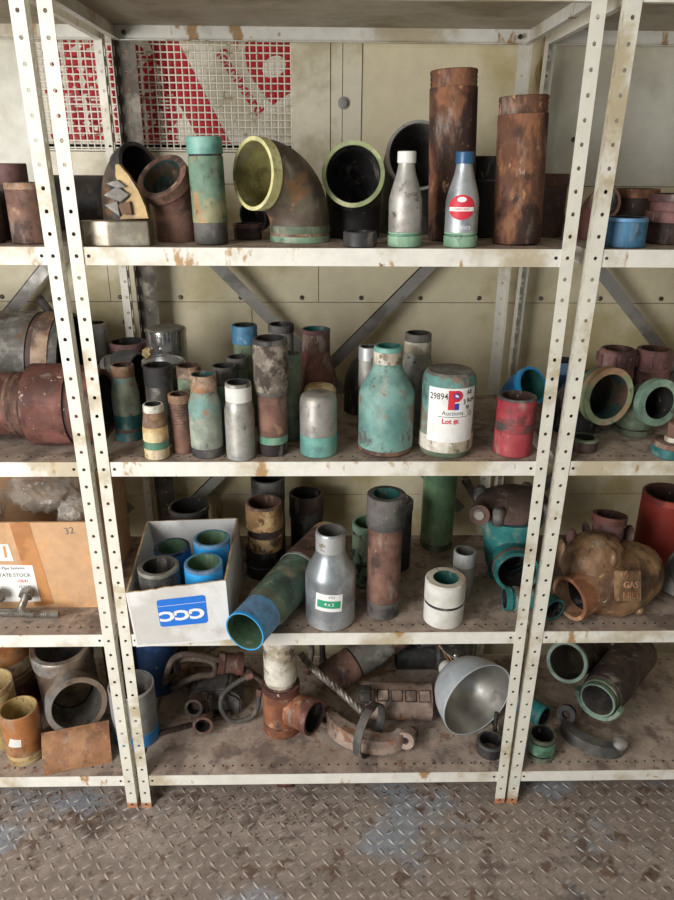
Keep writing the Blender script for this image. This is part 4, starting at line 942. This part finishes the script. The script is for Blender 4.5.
# right bay, shelf 4
t = thing('bronze_casting', 'lumpy bronze valve casting with raised lettering and open mouth', 'casting', (0, 0, 0))
ax0, ax1 = V((.562, .046, Z+.0585)), V((.806, .165, Z+.080))
pts = [ax0.lerp(ax1, u) for u in (0, .06, .13, .2, .3, .4, .5, .6, .7, .8, .88, .94, .98, 1)]
rad = [.047, .047, .048, .052, .064, .076, .081, .080, .077, .070, .058, .044, .028, .010]
dp = [pts[2].lerp(pts[-1], k/40) for k in range(41)]
def rint(u):
    us = [0, .06, .13, .2, .3, .4, .5, .6, .7, .8, .88, .94, .98, 1]
    for i in range(1, 14):
        if u <= us[i]+1e-9: return rad[i-1] + (rad[i]-rad[i-1])*(u-us[i-1])/(us[i]-us[i-1])
bm = sweep(dp, [rint(.13+.87*k/40) for k in range(41)], None, 48)
def cast_noise(v):
    n_ = noise.noise(v.co*14)*.010 + noise.noise(v.co*38)*.004 + abs(noise.noise(v.co*70))*.0022
    v.co += (v.co - V((.69, .11, Z+.07))).normalized()*n_; v.co.z = max(v.co.z, Z+.001)
for v in bm.verts: cast_noise(v)
body = link_mesh('body', bm, 'bronze', t)
tube_parts(t, [tuple(ax0), tuple(pts[3])], [('mouth', 'bronze_raw', 0, None, (.0530, .0500))], .009, None)
d_ = (ax1-ax0).normalized()
bm = bmesh.new(); bmesh.ops.create_uvsphere(bm, u_segments=56, v_segments=36, radius=.074)
for v in bm.verts: v.co = V((v.co.x*1.0, v.co.y*.95, v.co.z*1.08))*(1+.07*noise.noise(v.co*26)+.03*noise.noise(v.co*70))
place(bm, Matrix.Translation((.640, .120, Z+.108))); link_mesh('dome', bm, 'bronze', t)
tube_parts(t, [(.680, .165, Z+.140), (.684, .175, Z+.208)], [('neck', 'rust_maroon', 0, .05, .036), ('neck_rim', 'rust_red', .05, None, .040)], .008, 'lining_rust')
for p, s, ry in (((.634, .180, Z+.162), (.007, .022, .022), -.1), ((.734, .170, Z+.150), (.008, .026, .030), .15), ((.590, .155, Z+.160), (.012, .012, .020), 0)):
    bm = bmesh.new(); bmesh.ops.create_uvsphere(bm, u_segments=20, v_segments=14, radius=1.)
    for v in bm.verts: v.co = V((v.co.x*s[0], v.co.y*s[1], v.co.z*s[2]))
    place(bm, Matrix.Translation(p) @ Matrix.Rotation(ry, 4, 'Y')); link_mesh('lug', bm, 'rust_maroon', t)
for p, s in (((.648, .055, Z+.160), (.012, .022, .024)), ((.735, .062, Z+.020), (.012, .02, .014)), ((.585, .19, Z+.09), (.012, .03, .04))):
    bm = bmesh.new(); bmesh.ops.create_uvsphere(bm, u_segments=20, v_segments=14, radius=1.)
    for v in bm.verts: v.co = V((v.co.x*s[0], v.co.y*s[1], v.co.z*s[2]))
    place(bm, Matrix.Translation(p)); link_mesh('boss', bm, 'bronze', t)
for o in list(t.children):
    if o.name.startswith(('body', 'dome')): bore(o, ax0-d_*.05, ax0+d_*.125, .0410)
    if o.name.startswith('dome'): bore(o, (.684, .175, Z+.25), (.676, .155, Z+.115), .030)
pm = frame_to((.682, .022, Z+.112), (.94, .16, -.10), (-.05, .42, .90))
pb = boxbm(-.030, .030, -.038, .030, -.012, .004, bev=.002); plate = link_mesh('plate', place(pb, pm), 'bronze', t)
for s, u, v in (('6', -.010, .022), ('GAS', .002, -.002), ('NIET', .003, -.024)):
    link_mesh('lettering', place(text_bm(s, .020, .0003, .0018), pm @ Matrix.Translation((u, v, .0048))), 'bronze_raw', plate)
link_mesh('chalk_mark', place(flat_poly([[(-.007, -.006), (.005, -.006), (.007, .009), (.004, .009), (.002, -.003), (-.007, -.003)]]), frame_to((.628, .0300, Z+.070), (.8, .5, -.1), (0, .2, 1)) @ Matrix.Translation((0, 0, .012))), 'white_ink', t)
pipe('steel_pipe', 'brick red pipe standing at the right edge behind the bronze casting', 'pipe', .892, .310, 4, [('body', 'red_pipe', [(0, .0650), (.184, .0650)]), ('rim', 'red_pipe', [(.184, .0660), (.200, .0655)])], .006, 'lining_rust')
elbow('pipe_elbow', 'grey elbow with thick black mouth ring at the right edge', 'pipe elbow', (.885, .160, Z+.01), up, (-.18, -.92, -.25), .065, .025, .015, [('body', 'grey_metal', 0, -.05, .048), ('mouth_ring', 'black_rubber', -.05, None, .0545)], .016, 'lining_dark')

# ------------------------------------------------------------------ shelf 5 (bottom)
Z = SH[5]
pipe('pipe_cup', 'grey pipe cup with blue lower band beside the left posts', 'pipe', -.492, .140, 5, [('blue_band', 'blue_paint', [(0, .0590), (.038, .0595)]), ('body', 'grey_pipe_paint', [(.038, .0575), (.158, .0575)]), ('rim', 'silver_paint', [(.158, .0578), (.165, .0575)])], .004, 'lining_grey')
pipe('pipe_cup', 'dark blue pipe standing at the back beside the left posts', 'pipe', -.472, .335, 5, [('body', 'blue_dark', [(0, .056), (.20, .056)]), ('rim', 'blue_paint', [(.20, .057), (.216, .0565)])], .006, 'blue_dark')
t = thing('steel_pipe', 'thin brown pipe lying at the back behind the hose coils', 'pipe', (-.408, .345, Z+.0250))
tube_parts(t, [(0, 0, 0), (.165, -.005, 0)], [('body', 'rust_brown', 0, .11, .0215), ('coupling', 'rust_brown', .11, None, .0245)], .004, 'lining_dark', 24)
t = thing('pipe_fitting', 'small rusty fitting lying on the hose coils', 'fitting', (-.285, .24, Z+.150))
tube_parts(t, [(0, 0, 0), (.065, .01, -.012)], [('collar', 'rust_red', 0, .016, .031), ('body', 'rust_brown', .016, .050, .027), ('rim', 'rust_red', .050, None, .031)], .007, 'lining_dark', 24)
def hose(label, pts, r, m, flat=1., name='rubber_hose', ferr=None):
    t = thing(name, label, 'hose', (0, 0, 0), group='old hoses on the bottom shelf')
    p = smooth_path(pts, 7)
    link_mesh('hose', sweep(p, r, None, 12, flat=flat), m, t)
    link_mesh('end_ferrule', sweep(cutpath(p, 0, .02), r*1.35, None, 14), ferr or 'rust_brown', t)
    link_mesh('end_ferrule', sweep(cutpath(p, -.02, None), r*1.35, None, 14), ferr or 'rust_brown', t)
hose('brown hose arching in a big loop under the white box', [(-.392, .335, Z+.06), (-.432, .265, Z+.07), (-.430, .24, .20), (-.407, .24, .262), (-.371, .24, .282), (-.318, .24, .275), (-.266, .24, .255), (-.200, .24, .222), (-.155, .25, .165), (-.15, .28, Z+.03)], .0085, 'hose_brown')
hose('second brown hose loop lying flatter inside the big loop', [(-.40, .29, Z+.08), (-.41, .235, .175), (-.375, .225, .205), (-.33, .222, .225), (-.295, .222, .232), (-.30, .252, .245), (-.35, .262, .250), (-.40, .27, .235), (-.405, .29, .18)], .0085, 'hose_brown')
hose('dark hose loop resting left of the rusty tee', [(-.19, .212, Z+.13), (-.225, .20, .225), (-.268, .19, .19), (-.272, .175, .15), (-.245, .165, Z+.018), (-.205, .175, Z+.016), (-.180, .195, Z+.03), (-.172, .205, Z+.09)], .0065, 'hose_grey')
hose('thin dark hose sagging behind the rusty tee', [(-.345, .41, Z+.06), (-.20, .395, .25), (-.08, .385, .275), (-.035, .375, .20), (-.05, .36, Z+.012)], .008, 'hose_grey')
hose('black hose looping behind the steel wire rope', [(.0, .395, Z+.014), (.0, .385, .235), (.05, .38, .285), (.12, .395, .295), (.155, .425, .22), (.13, .432, Z+.03)], .009, 'rubber', ferr='charcoal')
# dark castings
t = thing('steel_casting', 'dark wedge-shaped casting lying under the hose loops', 'casting', (-.298, .240, Z))
pl = [(-.075, 0), (.070, 0), (.075, .055), (.040, .088), (-.050, .078), (-.072, .052)]
bm = prism(pl, -.035, .040, .006); bmesh.ops.subdivide_edges(bm, edges=bm.edges, cuts=2, use_grid_fill=True)
for v in bm.verts: v.co += V((1, 1, 1))*.004*noise.noise(v.co*40); v.co.z = max(v.co.z, 0)
link_mesh('body', bm, 'charcoal', t); link_mesh('rib', boxbm(-.06, .05, -.041, -.034, .010, .020, bev=.002), 'black_steel', t)
t = thing('pipe_fitting', 'dark double-port fitting at the front of the hose heap', 'fitting', (-.325, .150, Z))
tube_parts(t, [(-.010, .03, .072), (-.013, -.012, .086)], [('upper_port', 'rust_dark', 0, None, .0235)], .006, 'lining_dark', 24)
tube_parts(t, [(.006, .03, .034), (.010, -.026, .040)], [('lower_port', 'rust_dark', 0, .04, .0235), ('lower_rim', 'rust_brown', .04, None, .0265)], .007, 'lining_dark', 24)
link_mesh('body', boxbm(-.030, .026, .008, .045, 0, .095, bev=.008), 'rust_dark', t)
t = thing('strap_bracket', 'long dark bracket bar lying along the shelf below the castings', 'bar', (0, 0, 0))
link_mesh('bar', sweep([(-.43, .135, Z+.0082), (-.27, .195, Z+.0082)], .0075, None, 4), 'rust_dark', t); link_mesh('eye', sweep([(-.27, .195, Z+.0095), (-.255, .201, Z+.0095)], .009, None, 10), 'rust_brown', t)
# rusty tee with white pipe
t = thing('pipe_tee', 'rust orange pipe tee standing with its branch mouth to the right', 'pipe tee', (-.112, .162, Z))
lathe_parts(t, [('base_rim', 'rust_orange', [(0, .0490), (.028, .0490)]), ('groove', 'rust_deep', [(.028, .0478), (.034, .0478)]), ('body', 'rust_orange', [(.034, .0482), (.130, .0482)]), ('rim', 'rust_red', [(.130, .0492), (.150, .0490)])], .006, 'lining_dark')
for o in list(t.children):
    if o.name.startswith(('body', 'bore')): bore(o, (.0, .0, .080), (.06, -.042, .082), .036)
tube_parts(t, [(.030, -.020, .080), (.088, -.060, .084)], [('branch', 'rust_orange', 0, .050, .0430), ('branch_rim', 'rust_red', .050, None, .0460)], .006, 'lining_dark')
pipe('steel_pipe', 'pale whitish pipe standing up out of the rust orange tee', 'pipe', -.112, .162, 5, [('collar', 'rust_brown', [(0, .0445), (.004, .0445)]), ('band', 'white_dirty', [(.004, .0400), (.016, .0400)]), ('body', 'white_dirty', [(.016, .0425), (.226, .0420)])], .005, z=.1505)
# wire rope
t = thing('wire_rope', 'twisted steel wire rope slanting down beside the tee mouth', 'rope', (0, 0, 0))
q = smooth_path([(-.06, .26, .262), (-.023, .21, .250), (.040, .170, .216), (.100, .135, .176)], 14)
F = frames(q); bm = bmesh.new()
for k in range(4):
    sweep([q[i] + F[i][1]*(.0048*math.cos(i*.62+k*PI/2)) + F[i][2]*(.0048*math.sin(i*.62+k*PI/2)) for i in range(len(q))], .0052, None, 8, bm)
link_mesh('strands', bm, 'rope_steel', t); link_mesh('end_sleeve', sweep([q[-2], q[-1]+(q[-1]-q[-2])], .0115, None, 14), 'charcoal', t)
# big brown pipe behind
a, b = V((.010, .258, Z+.072)), V((.232, .385, Z+.148))
t = thing('steel_pipe', 'brown grey pipe lying tilted at the back beyond the tee', 'pipe', a)
tube_parts(t, [(0, 0, 0), tuple(b-a)], [('collar', 'rust_brown', 0, .085, .0480), ('groove', 'rust_dark', .085, .092, .0455), ('body', 'grey_scale', .092, .20, .0485), ('cut_end', 'rust_brown', .20, None, .0475)], None, None, 36)
t = thing('steel_pipe', 'smooth black pipe lying at the back behind the lamp reflector', 'pipe', (.215, .400, Z+.0480))
tube_parts(t, [(0, 0, 0), (.20, .0, 0)], [('body', 'black_steel', 0, .115, .045), ('ring', 'charcoal', .115, .125, .0475), ('collar', 'black_steel', .125, None, .045)], .006, 'lining_dark', 36)
t = thing('pipe_coupling', 'black pipe stub stacked on the smooth black pipe behind the lamp reflector', 'pipe', (.272, .375, Z+.135))
tube_parts(t, [(0, 0, 0), (.10, .02, .0)], [('body', 'charcoal', 0, .08, .038), ('rim', 'black_steel', .08, None, .041)], .006, 'lining_dark', 30)
# slotted coupling
t = thing('slotted_coupling', 'brown slotted coupling lying behind the two-eared clamp half', 'coupling', (.100, .205, Z+.050))
tube_parts(t, [(0, 0, 0), (.190, -.010, 0)], [('body', 'casting_pink', 0, None, .0500)], .010, 'lining_dark', 40)
for k in range(5):
    for a, mm_, e in ((.05, 'rust_dark', .0025), (.05, 'casting_pink', 0)):
        lg = boxbm(-.0135-e, .0135+e, -.013-e, .013+e, 0, .0062 if e == 0 else .0026, bev=.0012)
        place(lg, Matrix.Translation((.020+.037*k, -.0011-.0019*k, 0)) @ Matrix.Rotation(PI/2*.0 + .55 + a, 4, 'X') @ Matrix.Translation((0, 0, .0485)))
        link_mesh('slot_pad' if e == 0 else 'slot_frame', lg, mm_, t)
t = thing('rubber_block', 'small dark rubber block sitting at the left of the slotted coupling', 'block', (.106, .155, Z+.099))
link_mesh('block', boxbm(-.016, .018, -.016, .016, 0, .034, bev=.004), 'rubber', t); link_mesh('foot', boxbm(-.012, .013, -.012, .012, -.010, .0, bev=.002), 'black_steel', t)
# clamp half
t = thing('clamp_half', 'pinkish brown curved clamp half with a bolt ear at each end', 'clamp', (.108, .112, Z+.0100), (0, 0, -.36))
bm = bmesh.new(); n = 28; rows = []
for i in range(n+1):
    th = PI + PI*i/n
    o_ = V((.108*math.cos(th), .010+.066*math.sin(th), 0)); i_ = V((.080*math.cos(th), .012+.030*math.sin(th), 0))
    hgt = .046 + .006*math.sin(th*2)
    rows.append([bm.verts.new(p) for p in (o_*1, o_*1+V((0, 0, hgt*.75)), o_*.96+V((0, 0, hgt)), i_+V((0, 0, hgt)), i_*1)])
for i in range(n):
    A, B = rows[i], rows[i+1]
    for j in range(5): bm.faces.new((A[j], B[j], B[(j+1) % 5], A[(j+1) % 5]))
bm.faces.new(rows[0]); bm.faces.new(rows[-1])
link_mesh('body', bm, 'casting_pink', t)
for sx, hh in ((-1, .0235), (1, .0235)):
    bm = revolve([(.0095, -.018), (.021, -.018), (.023, -.014), (.023, .020), (.0095, .020)], 28)
    place(bm, Matrix.Translation((sx*.108, .012, hh)) @ Matrix.Rotation(PI/2-.25, 4, 'X')); e = link_mesh('ear', bm, 'casting_pink', t)
    bm = revolve([(0, -.004), (.0093, -.004), (.0093, .012), (0, .012)], 20); place(bm, Matrix.Translation((sx*.108, .012, hh)) @ Matrix.Rotation(PI/2-.25, 4, 'X')); link_mesh('bolt_hole', bm, 'lining_dark', e)
t = thing('iron_nut', 'small rusty nut at the right ear of the clamp half', 'nut', (.232, .125, Z))
link_mesh('nut', revolve([(.007, 0), (.016, 0), (.016, .018), (.007, .018)], 6), 'rust_dark', t, sharp=20); link_mesh('washer', revolve([(.007, .018), (.013, .018), (.013, .021), (.007, .021)], 20), 'rust_brown', t)
# band ring over the clamp
t = thing('band_ring', 'dark flat metal band ring standing over the clamp half', 'ring', (.116, .0735, Z+.0705), (0, 0, -.55))
bm = revolve([(.0660, -.0105), (.0695, -.0105), (.0695, .0105), (.0660, .0105)], 44); place(bm, Matrix.Rotation(PI/2, 4, 'Y') ); link_mesh('band', bm, 'hose_grey', t)
bm = boxbm(-.012, .012, -.008, .008, .0645, .0715, bev=.0015); link_mesh('buckle', bm, 'rust_dark', t)
# lamp reflector
nrm = V((.43, -.90, .0)).normalized(); ctr = V((.400, .134, Z+.1085))
t = thing('lamp_reflector', 'aluminium bowl lamp reflector lying tipped with its mouth to the right', 'lamp', ctr)
m = nrm.to_track_quat('Z', 'Y').to_matrix().to_4x4()
prof = [(.104, 0), (.1025, -.012), (.098, -.035), (.090, -.060), (.076, -.085), (.055, -.105), (.036, -.115), (.030, -.118)]
link_mesh('shade', place(revolve([(r+.0012, z) for r, z in prof] + [(r, z) for r, z in prof[::-1]], 56), m), 'lamp_outer', t, sharp=60)
link_mesh('inner_reflector', place(revolve([(r-.0001, z) for r, z in prof] + [(r-.0008, z) for r, z in prof[::-1]], 56), m), 'lamp_inner', t, sharp=60)
link_mesh('rim', place(revolve([(.1045, -.002), (.107, -.002), (.107, .0015), (.1045, .0015)], 56), m), 'lamp_outer', t)
link_mesh('socket', place(revolve([(0, -.150), (.020, -.150), (.0225, -.146), (.0225, -.122), (.033, -.117), (0, -.117)], 28), m), 'white_paint', t)
link_mesh('socket_cap', place(revolve([(0, -.166), (.013, -.166), (.018, -.150), (0, -.150)], 24), m), 'charcoal', t)
sd = m @ V((0, 0, -.125))
for k in range(3):
    w = smooth_path([sd+V((.006, -.004, .020)), sd+V((.012-.010*k, .0, .040)), sd+V((-.012-.006*k, .012+.008*k, .052+.004*k)), sd+V((-.030, .03, .062+.006*k))], 5)
    link_mesh('wire', sweep(w, .0018, None, 8), 'copper_wire' if k else 'rope_steel', t)
bb = revolve([(0, 0), (.006, 0), (.006, .012), (.003, .016), (0, .016)], 8); place(bb, Matrix.Translation(m @ V((0, .06, -.10))) @ Matrix.Rotation(-.4, 4, 'Y')); link_mesh('wing_screw', bb, 'polished', t)
for rr_, aa in ((.092, 2.6), (.070, 4.2)):
    bb = revolve([(0, 0), (.003, 0), (.003, .002), (0, .003)], 10); z_ = -.055 if rr_ > .08 else -.088
    place(bb, m @ Matrix.Translation((rr_*math.cos(aa)*.98, rr_*math.sin(aa)*.98, z_))); link_mesh('rivet', bb, 'white_paint', t)
pipe('pipe_ring', 'black ring coupling on the bottom shelf against the right post', 'ring', .426, .070, 5, [('body', 'black_steel', [(0, .0335), (.006, .0350), (.030, .0350)]), ('rim', 'charcoal', [(.030, .0352), (.036, .0340)])], .006)
t = thing('steel_rod', 'thin black rod standing behind the black ring near the lamp', 'rod', (.450, .122, Z))
link_mesh('rod', sweep([(0, 0, .002), (.006, .020, .060)], .0055, None, 12), 'black_rubber', t); link_mesh('tip', sweep([(0, 0, 0), (0, 0, .006)], .0075, None, 12), 'rubber', t)
# left bay, bottom shelf
t = thing('pipe_tee', 'large brown steel pipe tee with two wide shiny mouths, left bay', 'pipe tee', (-.700, .266, Z))
lathe_parts(t, [('base_rim', 'tee_steel', [(0, .0740), (.02, .0765)]), ('body', 'tee_steel', [(.02, .0755), (.155, .0755)]), ('rim', 'tee_steel', [(.155, .0790), (.190, .0800), (.200, .0785)])], .013, 'bore_bright')
for o in list(t.children):
    if o.name.startswith(('body', 'bore')): bore(o, (.0, .0, .080), (.055, -.105, .115), .059)
tube_parts(t, [(.022, -.048, .094), (.075, -.142, .128)], [('branch', 'tee_steel', 0, .077, (.068, .072)), ('branch_rim', 'tee_steel', .077, None, .0745)], .013, 'bore_bright', 48)
q = [o for o in C.objects if o.get('label', '').startswith('large brown steel pipe tee')][0]; q.rotation_euler = (.10, 0, 0); q.location.z += .0080
pipe('fibre_pipe', 'amber pipe with white sticker and cream ringed foot, left bay front', 'pipe', -.755, .078, 5, [('foot_ring', 'fibre_yellow', [(0, .0440), (.012, .0450)]), ('groove', 'drip_cream', [(.012, .0435), (.018, .0435)]), ('foot_band', 'fibre_yellow', [(.018, .0455), (.028, .0452)]), ('body', 'fibre_amber', [(.028, .0450), (.148, .0450)])], .0028, 'fibre_yellow', rz=0)
t = [o for o in C.objects if o.get('label', '').startswith('amber pipe')][0]
link_mesh('sticker', wrap(thicken(flat_poly([[(-.020, -.014), (.014, -.010), (.014, .012), (-.012, .014)]]), .0004), .0453, .076, -.02, rot=-.1), 'paper', t)
pipe('fibre_pipe', 'taller yellow pipe half cut off by the left edge', 'pipe', -.848, .136, 5, [('body', 'fibre_yellow', [(0, .056), (.160, .056)]), ('rim', 'drip_cream', [(.160, .0562), (.178, .0560)])], .003, 'fibre_yellow')
pipe('pipe_flange', 'brown flange plate under the drip-marked orange pipe at the left edge', 'flange', -.888, .295, 5, [('plate', 'rust_brown', [(0, .098), (.085, .100)]), ('step', 'tee_steel', [(.085, .094), (.110, .094)])], None, None)
pipe('fibre_pipe', 'orange pipe with cream drips standing on the brown flange, left edge', 'pipe', -.888, .295, 5, [('drip_band', 'drip_cream', [(0, .084), (.040, .084)]), ('body', 'fibre_amber', [(.040, .0845), (.20, .0845)])], .005, 'fibre_yellow', z=.1105)
t = thing('half_pipe_shell', 'brown half-round pipe shell lying in front of the large steel tee', 'shell', (-.690, .018, Z), (0, 0, .27))
bm = bmesh.new(); n = 16; rows = []
for X_ in (0, .160):
    rows.append([[bm.verts.new((X_, .085-r*math.cos(a), .002+r*math.sin(a)-.098*math.sin(.10))) for a in [.10+1.05*i/n for i in range(n+1)]] for r in (.098, .091)])
for i in range(n):
    bm.faces.new((rows[0][0][i], rows[1][0][i], rows[1][0][i+1], rows[0][0][i+1])); bm.faces.new((rows[0][1][i], rows[0][1][i+1], rows[1][1][i+1], rows[1][1][i]))
    for k in (0, 1): bm.faces.new((rows[k][0][i], rows[k][0][i+1], rows[k][1][i+1], rows[k][1][i]))
for i in (0, n): bm.faces.new((rows[0][0][i], rows[1][0][i], rows[1][1][i], rows[0][1][i]))
link_mesh('shell', bm, 'fibre_brown', t)
link_mesh('edge_strip', boxbm(.0, .160, -.0125, -.0065, 0, .003), 'fibre_amber', t)
pipe('pipe_ring', 'dark ring at the back right of the large steel tee', 'ring', -.583, .378, 5, [('body', 'black_steel', [(0, .055), (.20, .055)]), ('rim', 'charcoal', [(.20, .057), (.212, .0565)])], .006)
# right bay, bottom shelf
def straight(name, label, cat, p0, p1, secs, wall, lining, segs=40):
    t = thing(name, label, cat, p0); tube_parts(t, [(0, 0, 0), tuple(V(p1)-V(p0))], secs, wall, lining, segs); return t
straight('steel_pipe', 'dark pipe with green rimmed mouth propped at the back, right bay', 'pipe', (.650, .210, Z+.166), (.820, .405, Z+.050),
         [('rim', 'green_mint', 0, .012, .0545), ('collar', 'green_drab', .012, .030, .0495), ('body', 'rust_dark', .030, None, .0475)], .006, 'lining_grey')
straight('pipe_reducer', 'dark brown pipe with grooved green mouth pointing forward, right bay', 'pipe', (.706, .118, Z+.118), (.90, .33, Z+.105),
         [('rim', 'green_mint', 0, .010, .0455), ('groove', 'green_drab', .010, .020, .0425), ('mouth_ring', 'green_drab', .020, .034, .0475), ('shoulder', 'rust_dark', .034, .085, (.052, .058)), ('body', 'rust_dark', .085, None, .0570)], .007, 'lining_grey')
t = [o for o in C.objects if o.get('label', '').startswith('dark brown pipe with grooved green mouth')][0]
dd = (V((.90, .33, Z+.105))-V((.706, .118, Z+.118))).normalized(); mq = dd.to_track_quat('Z', 'Y').to_matrix().to_4x4()
bm = revolve([(.0500, .006), (.0590, .004), (.0630, .010), (.0630, .030), (.0585, .034), (.0500, .034)], 30, (PI*1.05, PI*1.98)); link_mesh('clamp_shell', place(bm, mq), 'green_mint', t)
bm = revolve([(0, 0), (.0055, 0), (.0055, .03), (0, .03)], 10); place(bm, mq @ Matrix.Translation((.062, -.006, .018)) @ Matrix.Rotation(PI/2, 4, 'X')); link_mesh('clamp_bolt', bm, 'zinc', t)
t = thing('clamp_half', 'dark clamp half with a round nut, lying flat at the right bay front', 'clamp', (.690, .085, Z), (0, 0, -.62))
bm = bmesh.new(); n = 24; rows = []
for i in range(n+1):
    th = PI + PI*i/n
    o_ = V((.082*math.cos(th), .02+.052*math.sin(th), 0)); i_ = V((.052*math.cos(th), .02+.022*math.sin(th), 0)); h_ = .034
    rows.append([bm.verts.new(p) for p in (o_, o_+V((0, 0, h_*.8)), o_*.97+V((0, 0, h_)), i_+V((0, 0, h_)), i_)])
for i in range(n):
    for j in range(5): bm.faces.new((rows[i][j], rows[i+1][j], rows[i+1][(j+1) % 5], rows[i][(j+1) % 5]))
bm.faces.new(rows[0]); bm.faces.new(rows[-1]); link_mesh('body', bm, 'charcoal', t)
bm = revolve([(.011, -.010), (.024, -.010), (.024, .012), (.011, .012)], 24); place(bm, Matrix.Translation((-.074, .034, .040)) @ Matrix.Rotation(1.1, 4, 'X')); link_mesh('ear', bm, 'charcoal', t)
bm = revolve([(0, 0), (.018, 0), (.018, .010), (.010, .016), (0, .017)], 20); place(bm, Matrix.Translation((.070, .010, .034)) @ Matrix.Rotation(.4, 4, 'X')); link_mesh('nut', bm, 'grey_scale', t)
straight('hose_coupling', 'small teal mouthed coupling lying beside the right posts, bottom shelf', 'coupling', (.588, .150, Z+.034), (.530, .215, Z+.034),
         [('rim', 'teal_bright', 0, .010, .0320), ('body', 'teal_deep', .010, None, .0300)], .006, 'lining_dark', 28)
pipe('pipe_coupling', 'green grooved coupling at the front beside the right posts, bottom shelf', 'coupling', .553, .058, 5, [('base', 'green_drab', [(0, .034), (.014, .034)]), ('groove', 'black_steel', [(.014, .0315), (.020, .0315)]), ('body', 'green_band', [(.020, .034), (.052, .034)]), ('groove', 'black_steel', [(.052, .0315), (.057, .0315)]), ('rim', 'green_drab', [(.057, .034), (.066, .034)])], .006)

# ------------------------------------------------------------------ light and camera
def area(name, loc, tgt, sx, sy, e, col):
    l = bpy.data.lights.new(name, 'AREA'); l.shape = 'RECTANGLE'; l.size = sx; l.size_y = sy; l.energy = e; l.color = col
    o = bpy.data.objects.new(name, l); C.objects.link(o); o.location = loc
    o.rotation_euler = (V(tgt)-V(loc)).to_track_quat('-Z', 'Y').to_euler(); return o
area('doorway_daylight', (-1.75, -1.95, 1.35), (0, .1, .85), 1.2, 1.9, 93, (1., .985, .965))
w = bpy.data.worlds.new('daylight'); S.world = w; w.use_nodes = True
w.node_tree.nodes['Background'].inputs[0].default_value = (.80, .90, 1., 1); w.node_tree.nodes['Background'].inputs[1].default_value = .40

cam = bpy.data.cameras.new('camera'); co = bpy.data.objects.new('camera', cam); C.objects.link(co); S.camera = co
cam.sensor_fit = 'VERTICAL'; cam.sensor_height = 24; cam.lens = 707.124/900*24; cam.clip_start = .02
yaw, pit, rol = .0233912827, .384257685, .00727727167
fw = V((math.sin(yaw)*math.cos(pit), math.cos(yaw)*math.cos(pit), -math.sin(pit)))
r = V((math.cos(yaw), -math.sin(yaw), 0)); u = r.cross(fw)
r2 = r*math.cos(rol) + u*math.sin(rol); u2 = u*math.cos(rol) - r*math.sin(rol)
mm = Matrix((r2, u2, -fw)).transposed().to_4x4(); mm.translation = (-.004595, -1.318629, 1.501669)
co.matrix_world = mm
vs = S.view_settings; vs.view_transform = 'Standard'; vs.look = 'None'; vs.gamma = 1; vs.use_curve_mapping = False; vs.exposure = 0.
S.cycles.use_denoising = True
